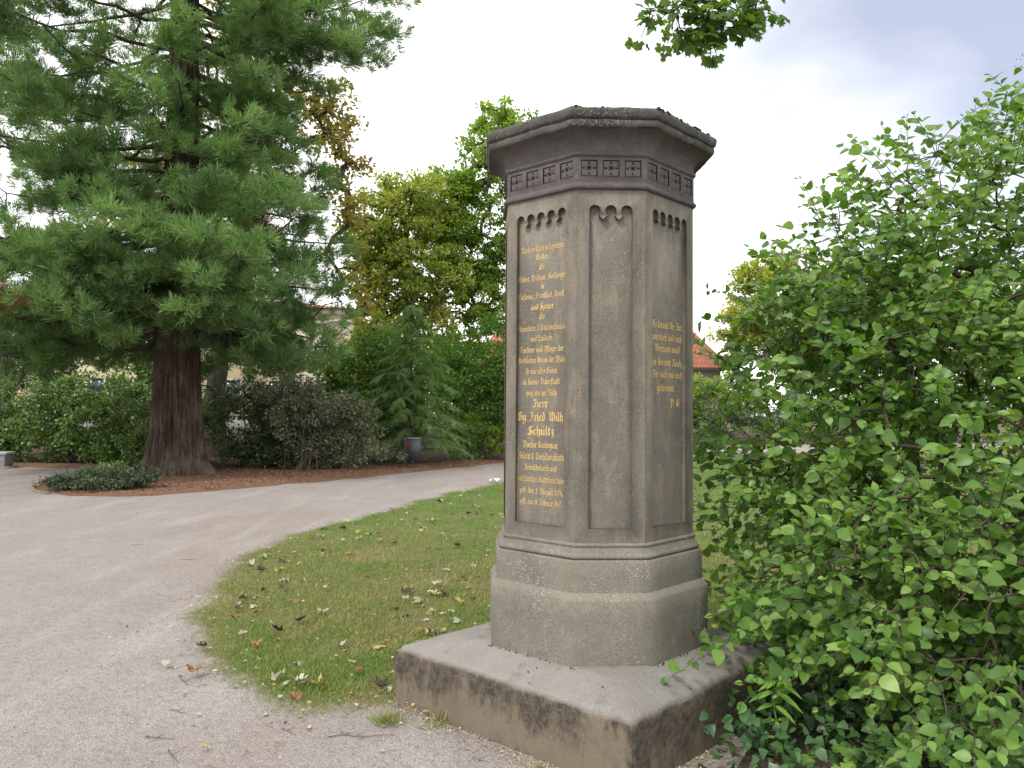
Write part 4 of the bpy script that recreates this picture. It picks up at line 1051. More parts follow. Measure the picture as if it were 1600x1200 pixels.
def big_building():
    b = thing('building', 'pale yellow multi-storey building half hidden behind the sequoia', 'building', None, (-24, 52, 0))
    b.rotation_euler.z = R(11)
    mk('wall', *box((0, 5, 4.1), (25.0, 10, 8.2)), M['render_y'], b)
    mk('plinth', *box((0, -.06, .5), (25.2, .14, 1.0)), M['concrete'], b)
    mk('cornice', *box((0, 5, 8.35), (25.8, 10.8, .3)), M['white_trim'], b)
    mk('roof', np.array([[-13.3, -.8, 8.5], [13.3, -.8, 8.5], [13.3, 10.8, 8.5], [-13.3, 10.8, 8.5], [-9, 5, 9.6], [9, 5, 9.6]]), [np.array([[0, 1, 5, 4], [2, 3, 4, 5]]), np.array([[1, 2, 5], [3, 0, 4]])], M['tiles'], b)
    for fl in range(2):
        for k in range(9):
            window(b, (-11.2 + k * 2.8, -.04, 2.7 + fl * 3.5), 1.15, 1.9, 0)
    c = thing('building', 'brownish building wing with tall narrow windows in the gap right of the sequoia', 'building', None, (-12.6, 50.5, 0))
    c.rotation_euler.z = R(-38)
    mk('wall', *box((0, 2.5, 3.5), (5.6, 5, 7.0)), M['render_c'], c)
    mk('pier', *box((2.2, -.1, 3.5), (1.1, .24, 6.98)), M['render_b'], c)
    mk('cornice', *box((0, 2.5, 7.1), (6.0, 5.4, .2)), M['white_trim'], c)
    for fl in range(2):
        for k in range(4): window(c, (-2.2 + k * 1.05, -.04, 2.1 + fl * 3.1), .62, 2.1, 0, 1, 3)
big_building()

# ------------------------------------------------------------------ bin, bench, paper, edging
def litter_bin():
    b = thing('litter_bin', 'grey steel litter bin on a post beside the path with a red sticker', 'bin', None, (-2.77, 22.35, 0))
    bevel(mk('post', *join([box((-.18, .06, .44), (.06, .05, .88))]), M['bin'], b), .006)
    n = 14; prof = [(-.19, .14)] + [(.19 * math.cos(a) * -1, -.17 * math.sin(a) - .03) for a in np.linspace(0, math.pi, n)] + [(.19, .14)]
    P = np.array(prof) + np.array([.06, 0]); k = len(P); V = np.r_[np.c_[P * .94, np.full(k, .27)], np.c_[P, np.full(k, .85)]]
    F = [[i, (i + 1) % k, k + (i + 1) % k, k + i] for i in range(k)]
    V = np.r_[V, [[.06, 0, .27]], np.c_[P * .9 + np.array([.006, 0]), np.full(k, .85)], np.c_[P * .9 + np.array([.006, 0]), np.full(k, .6)], [[.06, 0, .6]]]
    F3 = [[(i + 1) % k, i, 2 * k] for i in range(k)]
    o1, o2, c2 = 2 * k + 1, 3 * k + 1, 4 * k + 1
    F += [[k + i, k + (i + 1) % k, o1 + (i + 1) % k, o1 + i] for i in range(k)] + [[o1 + i, o1 + (i + 1) % k, o2 + (i + 1) % k, o2 + i] for i in range(k)]
    F3 += [[o2 + i, o2 + (i + 1) % k, c2] for i in range(k)]
    mk('bin_body', V, [np.array(F), np.array(F3)], M['bin'], b, False)
    ring = np.r_[np.c_[P * 1.04, np.full(k, .845)], np.c_[P * 1.04, np.full(k, .875)], np.c_[P * .88, np.full(k, .875)], np.c_[P * .88, np.full(k, .845)]]
    FR = [[l * k + i, l * k + (i + 1) % k, ((l + 1) % 4) * k + (i + 1) % k, ((l + 1) % 4) * k + i] for l in range(4) for i in range(k)]
    mk('rim', ring, np.array(FR), M['bin_light'], b)
    mk('bracket', *tube([[-.17, .05, .12], [-.10, .02, .20], [.0, -.02, .26], [.08, -.03, .28]], .016, 6), M['bin'], b)
    mk('base_plate', *box((-.18, .06, .012), (.14, .14, .02)), M['bin'], b)
    # sticker: red disc with a dark ring mark, on the front left of the body
    a = R(48); cx, cy = .06 - .19 * math.cos(a) * .995, -.17 * math.sin(a) - .03; nx, ny = -math.cos(a), -math.sin(a); tx, ty = -ny, nx
    def disc(r, off, z, u0=0):
        V = [[cx + nx * off + tx * u0, cy + ny * off + ty * u0, z]]; m_ = 14
        for i in range(m_):
            q = 2 * math.pi * i / m_; u = math.cos(q) * r + u0
            V.append([cx + nx * off + tx * u, cy + ny * off + ty * u, z + math.sin(q) * r])
        return np.array(V), np.array([[0, i + 1, (i + 1) % m_ + 1] for i in range(m_)])
    st = mk('sticker', *disc(.062, .012, .70), M['red'], b)
    mk('sticker_mark', *disc(.026, .015, .715, .012), M['bin'], st)
litter_bin()

bn = thing('stone_bench', 'low grey stone bench cut off by the left edge before the hedge', 'bench', None, (-14.62, 21.6, 0))
bn.rotation_euler.z = R(6)
bevel(mk('seat', *box((0, 0, .40), (2.2, .52, .06)), M['concrete_l'], bn), .008)
for x in (-.82, .82): bevel(mk('support', *box((x, 0, .205), (.46, .44, .325)), M['concrete'], bn), .01)
mk('front_panel', *box((0, -.14, .205), (1.17, .12, .32)), M['concrete'], bn)
mk('base', *box((0, -.02, .02), (2.3, .6, .045)), M['concrete_l'], bn)

def paper():
    rng = np.random.default_rng(3); n = 7
    g = np.linspace(-.09, .09, n); X, Y = np.meshgrid(g, g, indexing='ij')
    Z = rng.uniform(0.0, .06, X.shape) + .02
    V = np.c_[X.ravel() * 1.3 + rng.normal(size=n * n) * .015, Y.ravel() + rng.normal(size=n * n) * .015, Z.ravel()]
    F = [[i * n + j, (i + 1) * n + j, (i + 1) * n + j + 1, i * n + j + 1] for i in range(n - 1) for j in range(n - 1)]
    o = mk('paper_scrap', V, np.array(F), M['white'])
    o.location = (-0.38, 18.3, 0.02)
    tag(o, 'small crumpled white paper scrap at the far lawn edge beside the pillar', 'paper')
paper()
ed = [(-10.3, 18.0), (-9.85, 16.6), (-9.3, 15.62), (-8.75, 15.1), (-8.1, 14.78), (-7.5, 14.62)]
eV, eF = [], []
pts = smooth_poly(ed, 2)[:-12]
pts = np.array([np.array(p) for p in pts])
V = []; 
for p, q in zip(pts, np.roll(pts, -1, 0)):
    pass
tt = unit(np.gradient(pts, axis=0)); nn = np.stack([-tt[:, 1], tt[:, 0]], 1)
k = len(pts)
V = np.concatenate([np.c_[pts - nn * .035, np.full(k, 0.0)], np.c_[pts - nn * .035, np.full(k, .05)], np.c_[pts + nn * .035, np.full(k, .05)], np.c_[pts + nn * .035, np.full(k, 0.0)]])
F = [[l * k + i, l * k + i + 1, (l + 1) * k + i + 1, (l + 1) * k + i] for l in range(3) for i in range(k - 1)] + [[0, k, 2 * k, 3 * k], [k - 1, 4 * k - 1, 3 * k - 1, 2 * k - 1]]
tag(mk('bed_edging', V, np.array(F), M['edging']), 'thin low stone edging curving round the evergreen cushion', 'edging')

# ------------------------------------------------------------------ grass, litter, pebbles
def slab_mask(P, h=0.80):
    c, s = math.cos(ROT), math.sin(ROT); d = P[:, :2] - np.array([CX, CY])
    return (np.abs(d[:, 0] * c + d[:, 1] * s) < h) & (np.abs(-d[:, 0] * s + d[:, 1] * c) < h)

def edge_dist(P, poly):
    poly = np.asarray(poly); q = np.roll(poly, -1, 0); best = np.full(len(P), 1e9)
    for a, b in zip(poly, q):
        ab = b - a; t = np.clip(((P - a) @ ab) / (ab @ ab + 1e-12), 0, 1)
        best = np.minimum(best, np.linalg.norm(P - a - t[:, None] * ab, axis=1))
    return best

def grass():
    rng = np.random.default_rng(61)
    N = 1500000
    P = np.c_[rng.uniform(-3.2, 14, N), 4.2 + (33 - 4.2) * rng.random(N) ** 1.6]
    P = P[(P[:, 0] < P[:, 1] * 0.52 + 0.5)]
    d = np.linalg.norm(P, axis=1)
    keep = rng.random(len(P)) < np.clip((5.5 / d) ** 1.5, 0, 1)
    P = P[keep]; P = P[inpoly(P, lawn_o)]; P = P[~slab_mask(P)]
    e = edge_dist(P, lawn_o[::2])
    pn = np.array([mnoise.noise(Vector((p[0] * 2.2, p[1] * 2.2, 5.0))) for p in P])
    keep = rng.random(len(P)) < np.clip(e / 0.34 + pn * 0.5, 0.06, 1) * np.clip(0.85 + pn * 0.9, .25, 1)
    P = P[keep]; e = e[keep]
    if len(P) > 260000: P = P[:260000]; e = e[:260000]
    K = len(P); d = np.linalg.norm(P, axis=1)
    h = rng.uniform(0.020, 0.056, K) * np.clip(e / .35, .5, 1) * np.clip(d / 14, 1, 1.5); w = rng.uniform(0.0030, 0.0052, K) * np.clip(d / 6, 1, 3.2)
    y = unit(np.c_[rng.normal(size=(K, 2)) * 0.55, np.ones(K)])
    T = np.c_[P, np.full(K, 0.012)]
    tv = np.array([[-.5, 0, 0], [.5, 0, 0], [.32, .6, .08], [0, 1, .3]]); tf = np.array([[0, 1, 2], [0, 2, 3]])
    Mx = orient(y, np.c_[rng.normal(size=(K, 2)), np.zeros(K)]); S = np.stack([w, h, h], 1)
    far = rng.random(K) < np.clip((d - 8.5) / 5, 0, .95)
    for mm, name, m, lab in ((~far, 'lawn_grass', 'blade', 'short dry grass of the near lawn with straw-coloured patches'), (far, 'lawn_grass', 'blade_far', 'lush greener grass of the far lawn')):
        V, F = scatter(tv, tf, Mx[mm], T[mm], S[mm])
        tag(mk(name, V, F, M[m]), lab, 'grass', None, 'stuff')
    return K
nG = grass()

def tuft(loc, n, h, seed, label):
    rng = np.random.default_rng(seed)
    P = np.c_[rng.normal(size=(n, 2)) * .035, np.zeros(n)]; y = unit(np.c_[P[:, :2] * 14 + rng.normal(size=(n, 2)) * .35, np.ones(n)])
    tv = np.array([[-.5, 0, 0], [.5, 0, 0], [.35, .6, .1], [0, 1, .35]]); tf = np.array([[0, 1, 2], [0, 2, 3]])
    hh = rng.uniform(.5, 1.1, n) * h
    V, F = scatter(tv, tf, orient(y, np.c_[rng.normal(size=(n, 2)), np.zeros(n)]), P, np.stack([np.full(n, .005), hh, hh], 1))
    o = mk('grass_tuft', V, F, M['blade']); o.location = (*loc, 0.003)
    tag(o, label, 'grass tuft', 'grass tufts on the gravel by the slab')
tuft((-.62, 4.17), 110, .065, 1, 'small green grass tuft on the gravel left of the slab')
tuft((-.36, 4.16), 40, .07, 2, 'thin grass tuft growing against the long side of the slab')
tuft((.09, 3.56), 45, .07, 3, 'tiny weed tuft against the slab near the bottom of the picture')
tuft((-.13, 3.42), 40, .04, 4, 'flat little weed on the gravel below the slab')

def pebbles():
    rng = np.random.default_rng(62); N = 60000
    P = np.c_[rng.uniform(-6, 1.6, N), rng.uniform(2.6, 10, N)]
    d = np.linalg.norm(P, axis=1); P = P[(rng.random(N) < (3.2 / d) ** 1.6) & (np.abs(P[:, 0]) < P[:, 1] * .72)]
    P = P[~slab_mask(P, .785)]
    P = P[~(inpoly(P, lawn_o) & (edge_dist(P, lawn_o[::2]) > .25))]
    pn = np.array([mnoise.noise(Vector((p[0] * 1.1, p[1] * 1.1, 2.0))) for p in P])
    near = np.exp(-np.maximum(0, edge_dist(P, np.array([[-.62, 4.46], [.7, 3.3], [.7, 3.31], [-.62, 4.47]])) / .35))
    P = P[rng.random(len(P)) < np.clip(.45 + pn + near, 0.05, 1)]
    K = len(P)
    tv = np.array([[1, 0, 0], [-1, 0, 0], [0, 1, 0], [0, -1, 0], [0, 0, .8], [0, 0, -.5]]); tf = np.array([[0, 2, 4], [2, 1, 4], [1, 3, 4], [3, 0, 4], [2, 0, 5], [1, 2, 5], [3, 1, 5], [0, 3, 5]])
    s = rng.uniform(.0018, .0042, K) * np.where(rng.random(K) < .04, 2.0, 1)
    S = np.stack([s * rng.uniform(.8, 1.4, K), s * rng.uniform(.8, 1.3, K), s * rng.uniform(.6, 1, K)], 1)
    y = np.c_[rng.normal(size=(K, 2)), rng.normal(size=K) * .2]
    V, F = scatter(tv, tf, orient(y, np.tile([0, 0, 1.0], (K, 1)) + rng.normal(size=(K, 3)) * .2), np.c_[P, s * .4], S)
    tag(mk('gravel_grains', V, F, M['pebble']), 'loose pale gravel grains on the path', 'gravel', None, 'stuff')
pebbles()

# fallen maple leaves
def leaf_me(name, tm, m):
    me = mesh(name, tm[0], tm[1]); me.materials.append(m); return me
FALL = {k: [leaf_me('fallen_leaf', maple(c, 60 + i), M['fall_' + k]) for i, c in enumerate((0.45, -0.45, 0.65))] for k in ('pale', 'yellow', 'brown', 'dark')}
def fallen(x, y, k, label, group, rng, s=None, z=None):
    o = obj('fallen_leaf', FALL[k][int(rng.integers(3))])
    s = s or rng.uniform(.05, .11)
    o.scale = (s * rng.uniform(.75, 1.05), s, s)
    o.rotation_euler = (rng.normal() * .2, rng.normal() * .2, rng.uniform(0, 6.28))
    o.location = (x, y, (0.035 if z is None else z) + .1 * s)
    tag(o, label, 'leaf', group); return o
rng = np.random.default_rng(71)
LAB = {'pale': ('pale grey-green curled maple leaf lying on the lawn', 'pale fallen leaves on the lawn'), 'yellow': ('yellowish fallen maple leaf lying on the lawn', 'yellow fallen leaves on the lawn'),
       'brown': ('brown fallen maple leaf lying on the lawn', 'brown fallen leaves on the lawn'), 'dark': ('dark withered maple leaf lying on the lawn', 'dark fallen leaves on the lawn')}
cnt = 0
while cnt < 210:
    y = 4.6 + 13 * rng.random() ** 1.5; x = rng.uniform(-2.9, 0.6)
    p = np.array([[x, y]])
    if mnoise.noise(Vector((x * 1.4, y * 1.4, 3.3))) + .3 * rng.normal() < .05: continue
    if not inpoly(p, lawn_o)[0] or slab_mask(p, .85)[0]: continue
    k = rng.choice(['pale', 'pale', 'pale', 'yellow', 'brown', 'dark'])
    dsl = math.hypot(x - CX, y - CY); e = edge_dist(p, lawn_o[::2])[0]
    zone = 'close to the slab' if dsl < 1.75 else ('at the rim along the path' if e < .55 else ('on the far green part' if y > 10.5 else ('in the middle of the near part' if y > 7 else 'near the rounded tip of the lawn')))
    fallen(x, y, k, LAB[k][0].replace(' on the lawn', '') + (' on the lawn ' if 'lawn' not in zone else ' ') + zone, LAB[k][1] + ' ' + zone, rng); cnt += 1
fallen(-2.12, 4.98, 'pale', 'withered green leaf lying alone on the gravel path', None, rng, .09, .010)
fallen(-1.42, 3.84, 'yellow', 'small yellow leaf on the gravel at the bottom of the picture', None, rng, .05, .008)
fallen(-1.36, 4.66, 'yellow', 'yellow leaf on the gravel rim at the tip of the lawn', None, rng, .085, .012)
fallen(-1.15, 4.42, 'brown', 'orange-brown leaf on the gravel rim below the lawn tip', None, rng, .075, .012)
# small crumbs of litter on lawn and verge
def crumbs():
    rng = np.random.default_rng(72); N = 15000
    P = np.c_[rng.uniform(-3.2, 5, N), 3.6 + 16 * rng.random(N) ** 1.6]
    ins = inpoly(P, lawn_o); e = edge_dist(P, lawn_o[::2])
    keep = (ins & (rng.random(N) < np.where(e < .4, .55, .24))) | (~ins & (rng.random(N) < np.clip(.5 * np.exp(-e / .22) + .012, 0, 1)))
    P = P[keep & ~slab_mask(P, .79)]
    q = rng.uniform(-.8, .8, 1500); r_ = .79 + np.abs(rng.normal(size=1500)) * .07; sd_ = rng.integers(0, 2, 1500)
    lx = np.where(sd_ == 0, -r_, q); ly = np.where(sd_ == 0, q, -r_); c_, s_ = math.cos(ROT), math.sin(ROT)
    P = np.r_[P, np.c_[CX + lx * c_ - ly * s_, CY + lx * s_ + ly * c_]]; K = len(P)
    y = np.c_[rng.normal(size=(K, 2)), rng.normal(size=K) * .25]
    s = rng.uniform(.010, .034, K); s[-1500:] *= .45
    V, F = scatter(KITE[0], KITE[1], orient(y, np.tile([0, 0, 1.0], (K, 1)) + rng.normal(size=(K, 3)) * .35), np.c_[P, np.where(inpoly(P, lawn_o), .034, .012)], s)
    tag(mk('leaf_litter', V, F, leafmat('litter', [(0.0, (0.13, 0.075, 0.04)), (0.35, (0.27, 0.19, 0.10)), (0.7, (0.38, 0.33, 0.20)), (1.0, (0.50, 0.46, 0.33))], 3, .1, .8, .1, (1, 1, 1), .95)), 'fine dry leaf crumbs strewn over the lawn and its rim', 'litter', None, 'stuff')
    N = 16000
    P = np.c_[rng.uniform(-10, 0, N), rng.uniform(14.5, 26, N)]
    ins = inpoly(P, bed_o); P = P[ins]; K = len(P); y = np.c_[rng.normal(size=(K, 2)), rng.normal(size=K) * .3]; s = rng.uniform(.03, .085, K)
    V, F = scatter(KITE[0] * np.array([.5, 1, 1]), KITE[1], orient(y, np.tile([0, 0, 1.0], (K, 1)) + rng.normal(size=(K, 3)) * .4), np.c_[P, np.full(K, .06)], s)
    tag(mk('needle_litter', V, F, leafmat('needle_crumbs', [(0.0, (0.10, 0.05, 0.03)), (0.5, (0.24, 0.12, 0.07)), (0.85, (0.32, 0.18, 0.10)), (1.0, (0.40, 0.34, 0.16))], 3, .05, .9, .1, (1, 1, 1), .9)), 'rust-brown needle litter under the sequoia along the path', 'litter', None, 'stuff')
crumbs()
def twigs():
    rng = np.random.default_rng(73)
    spots = [(-3.4, 8.6, .28), (-2.5, 6.9, .2), (-2.2, 6.2, .12), (-1.9, 4.75, .14), (-1.75, 4.3, .16), (-1.7, 3.95, .2), (-1.55, 3.75, .2), (-2.3, 3.5, .16), (-1.75, 5.4, .13), (-.72, 4.0, .42), (-.28, 3.55, .2), (.15, 3.6, .16), (-4.4, 9.5, .2), (-1.1, 4.05, .15)]
    for x, y, L in spots:
        a = rng.uniform(-1.3, 1.3); L *= .8; n = 6; ts = np.linspace(-.5, .5, n)
        P = np.c_[ts * L * math.cos(a), ts * L * math.sin(a) + rng.normal(size=n) * .05 * L, np.full(n, .004)]
        parts = [tube(P, np.linspace(.0022, .0010, n), 5), tube([P[2], P[2] + np.array([.03, .03, .008])], [.002, .001], 4)]
        V, F = join(parts); o = mk('twig', V, F, M['twig']); o.location = (x, y, .002)
        zone = 'by the slab at the bottom of the picture' if x > -1.2 else ('on the far gravel path' if y > 6 else 'on the near gravel path')
        tag(o, ('long' if L > .15 else 'short') + ' thin dry twig lying ' + zone, 'twig', 'dry twigs ' + zone)
twigs()

# ------------------------------------------------------------------ right-hand dogwood shrub
def dogwood():
    rng = np.random.default_rng(81); B = np.array([2.9, 5.0, 0.0])
    t = thing('dogwood_shrub', 'large leafy green dogwood shrub filling the right side beside the pillar', 'shrub', None, tuple(B))
    lobes = [((2.65, 4.9, 1.45), (1.35, 1.1, 1.2)), ((3.05, 5.0, 2.5), (1.25, 1.0, .92)), ((2.6, 5.2, 2.35), (.8, .6, .6)), ((2.35, 3.55, .80), (.95, .75, .70)), ((1.78, 4.95, 1.55), (.52, .55, .65)), ((1.95, 4.75, .80), (.72, .6, .62)), ((1.95, 4.2, .55), (.5, .5, .45)),
             ((1.9, 5.0, 2.25), (.42, .45, .30)), ((3.7, 4.9, 3.15), (.8, .7, .5)), ((3.2, 3.9, 1.3), (.9, .8, 1.0)), ((2.55, 4.9, 3.0), (.42, .4, .30))]
    lob = [(np.array(c) - B, r) for c, r in lobes]
    nt = 2200
    O, D = lobe_points(rng, lob, nt, 0.36, 0.12)
    twig_o, twig_d, twig_l = list(O), [], []
    for i in range(nt):
        d = unit(D[i] * 1.0 + np.array([0, 0, 0.12]) + rng.normal(size=3) * 0.45); twig_d.append(d); twig_l.append(rng.uniform(.22, .46))
    extra = [((1.50, 4.02, .62), (-1, -.32, -.10), .80), ((1.45, 4.0, .55), (-1, .05, .0), .45), ((1.5, 3.9, .48), (-.9, -.45, .05), .42), ((1.4, 4.5, .75), (-1, -.1, .1), .4), ((1.3, 4.75, 1.0), (-1, 0, .0), .3), ((1.3, 4.75, 1.35), (-1, 0, .1), .35),
             ((3.2, 4.9, 3.4), (.4, 0, .6), .5), ((2.75, 4.9, 3.15), (-.5, 0, .6), .35), ((1.6, 4.8, 1.9), (-1, 0, .3), .35), ((1.75, 4.9, 2.35), (-.9, 0, .35), .35), ((2.2, 4.9, 2.75), (-.7, 0, .6), .4), ((3.0, 4.6, 3.3), (-.3, 0, .5), .45), ((1.35, 4.6, .62), (-1, -.1, .1), .35), ((1.5, 4.6, .5), (-1, .3, .0), .3)]
    for _ in range(22):
        extra.append(((rng.uniform(1.25, 1.75), rng.uniform(3.75, 4.5), rng.uniform(.40, .72)), (-1, rng.uniform(-.7, .3), rng.uniform(-.15, .15)), rng.uniform(.22, .42)))
    for o, d, l in extra:
        twig_o.append(np.array(o) - B); twig_d.append(unit(np.array(d, float))); twig_l.append(l)
    parts = []; nodes = []
    for k in range(26):
        a = rng.uniform(0, 6.28); p0 = np.array([math.cos(a) * .55, math.sin(a) * .45, 0]); e = O[rng.integers(nt)] * np.array([.85, .85, .95])
        mid = p0 * .55 + e * .45 + np.array([0, 0, .3 * e[2]]); pts = np.array([p0, p0 * .75 + mid * .25 + np.array([0, 0, .12]), mid, mid * .45 + e * .55 + np.array([0, 0, .05]), e])
        pts[1:-1] += rng.normal(size=(3, 3)) * .05
        parts.append(tube(pts, [.017, .014, .010, .007, .003], 5)); nodes += [x for x in pts[1:]]
    TO = np.array(twig_o)
    parts += skeleton(TO, nodes, 0.0016, 0.0009, rng, 4)
    LP, LY, LZ, LS = [], [], [], []
    berries = []
    for o, d, l in zip(twig_o, twig_d, twig_l):
        n = 6; ts = np.linspace(0, 1, n)
        P = o + d * (ts * l)[:, None]; P[:, 2] -= 0.22 * l * ts ** 2
        parts.append(tube(P, np.linspace(.0032, .0014, n), 3))
        s0 = unit(np.cross(d, [0, 0, 1])); m = max(3, int(l / .062))
        for k in range(m + 1):
            tt = (k + .35) / (m + .35); p = np.array([np.interp(tt, ts, P[:, x]) for x in range(3)])
            for sg in ((-1, 1) if k < m else (-.25, .3)):
                y = unit(s0 * sg * (1.0 if k % 2 == 0 else .55) + d * .55 + np.array([0, 0, -.30 + (.35 if k % 2 else 0)]) + rng.normal(size=3) * .28)
                z = unit(np.array([-.15, -.50, .75]) + rng.normal(size=3) * .45)
                LP.append(p); LY.append(y); LZ.append(z); LS.append(rng.uniform(.034, .084) * (1 if k < m else .75))
        if rng.random() < .12:
            for _ in range(7): berries.append(P[-1] + rng.normal(size=3) * .02 + np.array([0, 0, .03]))
    V, F = join(parts); mk('stems', V, F, M['twig'], t, True)
    LP, LY, LZ, LS = map(np.array, (LP, LY, LZ, LS))
    MX = orient(LY, LZ); K = len(LP); typ = rng.integers(0, 3, K)
    # the 300 leaves that show largest: nearest in view and turned towards the viewer
    W = LP + B; dep = W[:, 1]; u = W[:, 0] / dep; v = (W[:, 2] - 1.6) / dep
    inv = (u > .16) & (u < .63) & (v > -.44) & (v < .50)
    face = np.abs(np.einsum('ki,ki->k', MX[:, :, 2], unit(np.array([0, 0, 1.6]) - W)))
    score = np.where(inv, LS * (0.4 + face) / dep, -1)
    big = np.argsort(-score)[:300]; rest = np.ones(K, bool); rest[big] = False
    lm = [leaf_me('leaf', tv, M['cornus']) for tv in OVATE]
    for i in big:
        o = obj('leaf', lm[typ[i]], None, t)
        mx = MX[i] * LS[i]; p = LP[i]
        o.matrix_local = Matrix(((*mx[0], p[0]), (*mx[1], p[1]), (*mx[2], p[2]), (0, 0, 0, 1)))
    pr = [scatter(OVATE[s][0], OVATE[s][1], MX[rest & (typ == s)], LP[rest & (typ == s)], LS[rest & (typ == s)]) for s in range(3)]
    V, F = join(pr); o = mk('leaves', V, F, M['cornus'], t); o['kind'] = 'stuff'
    tv = np.array([[1, 0, 0], [-1, 0, 0], [0, 1, 0], [0, -1, 0], [0, 0, 1], [0, 0, -1.]]); tf = np.array([[0, 2, 4], [2, 1, 4], [1, 3, 4], [3, 0, 4], [2, 0, 5], [1, 2, 5], [3, 1, 5], [0, 3, 5]])
    bp = np.array(berries); V, F = scatter(tv, tf, np.tile(np.eye(3), (len(bp), 1, 1)), bp, np.full(len(bp), .0042))
    o = mk('berries', V, F, M['berry'], t, True); o['kind'] = 'stuff'
    return K
nL = dogwood()

# ground cover and seedlings under the shrub
def ground_cover():
    rng = np.random.default_rng(91); N = 9500
    P = np.c_[rng.uniform(.8, 4.2, N), rng.uniform(2.3, 6.2, N)]
    ok = ~slab_mask(P, .80) & (P[:, 0] > 1.0 + (3.6 - P[:, 1]) * .12 + rng.normal(size=N) * .08) & ~((P[:, 1] > 4.6) & (P[:, 0] < 1.75))
    P = P[ok]; K = len(P); z = rng.uniform(.03, .26, K)
    y = np.c_[rng.normal(size=(K, 2)), rng.normal(size=K) * .3 - .2]
    zz = np.tile([0, -.25, 1.0], (K, 1)) + rng.normal(size=(K, 3)) * .4
    s = rng.uniform(.035, .065, K); ty = rng.random(K) < .5
    iv = (np.array([[0, 0, 0], [-.42, .12, .05], [-.30, .45, .06], [0, 1, -.1], [.30, .45, .06], [.42, .12, .05]]), np.array([[0, 2, 1], [0, 3, 2], [0, 4, 3], [0, 5, 4]]))
    pr = [scatter(iv[0], iv[1], orient(y[ty], zz[ty]), np.c_[P, z][ty], s[ty]), scatter(OVATE[1][0], OVATE[1][1], orient(y[~ty], zz[~ty]), np.c_[P, z][~ty], s[~ty])]
    V, F = join(pr); tag(mk('ground_cover', V, F, M['ivy']), 'dark ivy-like ground cover under the dogwood shrub', 'ground cover', None, 'stuff')
ground_cover()

def seedling():
    rng = np.random.default_rng(92)
    t = thing('seedling', 'bright green seedling with narrow pointed leaves beside the slab', 'plant', None, (1.22, 3.72, 0.02))
    st = np.array([[0, 0, 0], [.01, 0, .14], [-.015, 0, .28], [.0, .01, .36]])
    mk('stem', *tube(st, [.004, .0035, .003, .002], 5), M['seedling'], t)
    lm = leaf_me('leaf', LANCE, M['seedling'])
    for z, n, L in ((.10, 3, .07), (.18, 4, .10), (.25, 4, .12), (.31, 5, .12), (.355, 5, .11)):
        for k in range(n):
            a = k * 6.28 / n + rng.uniform(-.4, .4) + z * 9
            y = np.array([[math.cos(a), math.sin(a), .15 if k % 2 else -.25]]); mx = orient(y, np.array([[0, -.4, 1.0]]))[0] * L * rng.uniform(.8, 1.15)
            p = (np.interp(z, st[:, 2], st[:, 0]), 0, z)
            o = obj('leaf', lm, None, t); o.matrix_local = Matrix(((*mx[0], p[0]), (*mx[1], p[1]), (*mx[2], p[2]), (0, 0, 0, 1)))
seedling()
def maple_seedling(loc, n, L, seed, label):
    rng = np.random.default_rng(seed); t = thing('maple_seedling', label, 'plant', 'maple seedlings under the shrub', (*loc, .02))
    lm = [leaf_me('leaf', tm, M['maple_seed']) for tm in MAPLE]
    h = rng.uniform(.12, .22)
    mk('stem', *tube([[0, 0, 0], [.01, 0, h * .6], [0, 0, h]], [.003, .0025, .002], 4), M['twig'], t)
    for k in range(n):
        a = k * 2.4 + rng.uniform(-.4, .4); d = np.array([math.cos(a), math.sin(a), 0]); q = d * rng.uniform(.04, .09) + np.array([0, 0, h + rng.uniform(-.04, .05)])
        mk('leaf_stalk', *tube([[0, 0, h * rng.uniform(.6, 1)], q], [.0014, .001], 3), M['twig'], t)
        mx = orient((d + np.array([0, 0, -.25]))[None], np.array([[-.05, -.45, 1.0]]) + rng.normal(size=(1, 3)) * .15)[0] * L * rng.uniform(.75, 1.2); p = q
        o = obj('leaf', lm[int(rng.integers(3))], None, t); o.matrix_local = Matrix(((*mx[0], p[0]), (*mx[1], p[1]), (*mx[2], p[2]), (0, 0, 0, 1)))
maple_seedling((1.52, 3.45), 6, .10, 1, 'leafy maple seedling right of the bright narrow-leaved seedling')
maple_seedling((1.42, 3.15), 5, .11, 2, 'pale green maple seedling at the bottom edge under the shrub')
maple_seedling((1.62, 3.20), 6, .11, 3, 'bright maple seedling with large leaves low under the shrub')
maple_seedling((1.85, 3.25), 5, .10, 4, 'darker maple seedling half under the dogwood leaves at the bottom right')
maple_seedling((1.28, 3.25), 4, .085, 5, 'small maple seedling by the slab corner at the bottom edge')

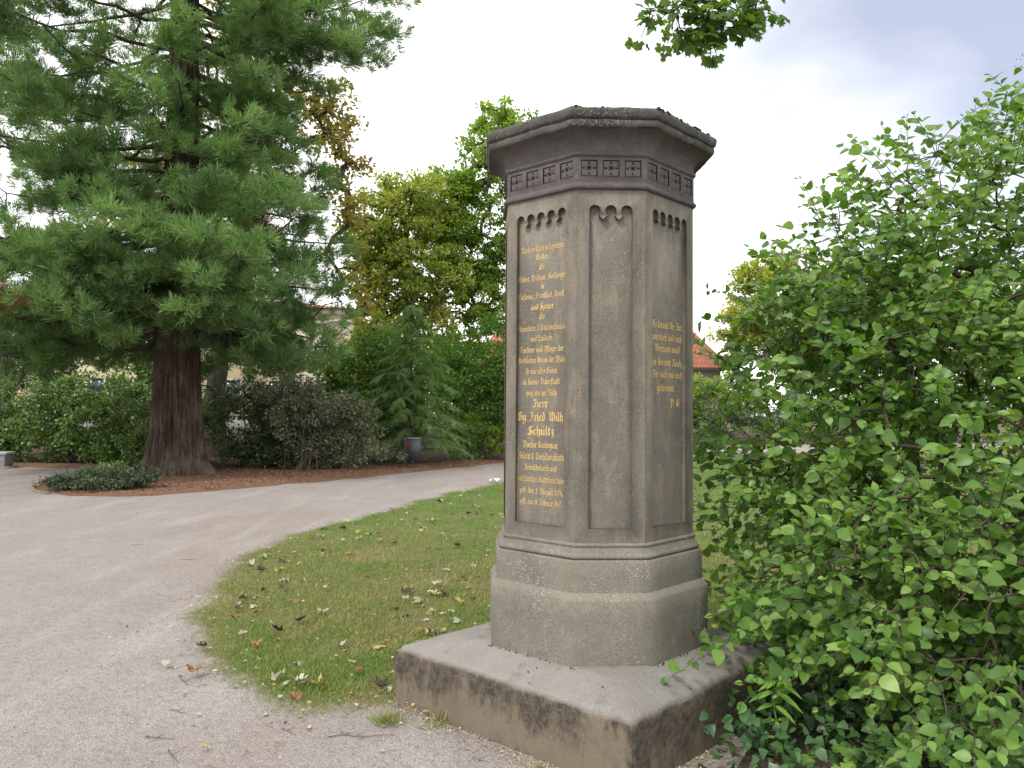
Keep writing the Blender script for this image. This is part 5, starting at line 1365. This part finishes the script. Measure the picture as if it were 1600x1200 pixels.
# ------------------------------------------------------------------ overhanging maple branch
def overhang():
    rng = np.random.default_rng(95); B = np.array([1.9, 7.8, 7.35]); DZ = np.array([0, 0, -.24])
    t = thing('maple_branch', 'green maple branch hanging into the top of the picture above the pillar', 'branch', None, tuple(B))
    ends = []
    lob = [((1.55, 7.8, 5.75), (.38, .35, .26)), ((2.02, 7.8, 5.78), (.36, .35, .30)), ((2.38, 7.8, 5.92), (.22, .3, .28)), ((1.95, 7.8, 5.42), (.10, .12, .10)), ((1.9, 7.8, 6.5), (.5, .4, .25))]
    lob = [(np.array(c) + DZ - B, r) for c, r in lob]
    C, D = lobe_points(rng, lob, 118, .6, -99)
    main = [np.array(p) for p in ((.9, .3, 1.6), (.35, .1, .6), (.05, 0, -.5), (.0, 0, -1.2))]
    parts = [tube(main, [.035, .026, .016, .008], 6)] + skeleton(C, [np.array(m) for m in main[1:]], .0022, .0018, rng, 4)
    LP, LY, LZ, LS = [], [], [], []
    for c, d in zip(C, D):
        for k in range(5):
            y = unit(d * .5 + rdir(rng, 1)[0] * .9 + np.array([0, 0, -.55])); z = unit(np.array([0, -.5, .9]) + rng.normal(size=3) * .5)
            st = c + unit(y + np.array([0, 0, .3])) * rng.uniform(.03, .09)
            parts.append(tube([c, st], [.0016, .0012], 3)); LP.append(st); LY.append(y); LZ.append(z); LS.append(rng.uniform(.10, .155))
    V, F = join(parts); mk('stems', V, F, M['dark_twig'], t)
    LP, LY, LZ, LS = map(np.array, (LP, LY, LZ, LS)); MX = orient(LY, LZ)
    W = LP + B; idx = np.argsort(W[:, 2] + np.abs(W[:, 0] - 1.95) * .2)[:300]; rest = np.ones(len(LP), bool); rest[idx] = False
    lm = [leaf_me('leaf', tm, M['overhang']) for tm in MAPLE]
    for i in idx:
        mx = MX[i] * LS[i]; p = LP[i]; o = obj('leaf', lm[i % 3], None, t)
        o.matrix_local = Matrix(((*mx[0], p[0]), (*mx[1], p[1]), (*mx[2], p[2]), (0, 0, 0, 1)))
    if rest.any():
        V, F = scatter(MAPLE[0][0], MAPLE[0][1], MX[rest], LP[rest], LS[rest]); o = mk('leaves', V, F, M['overhang'], t); o['kind'] = 'stuff'
overhang()
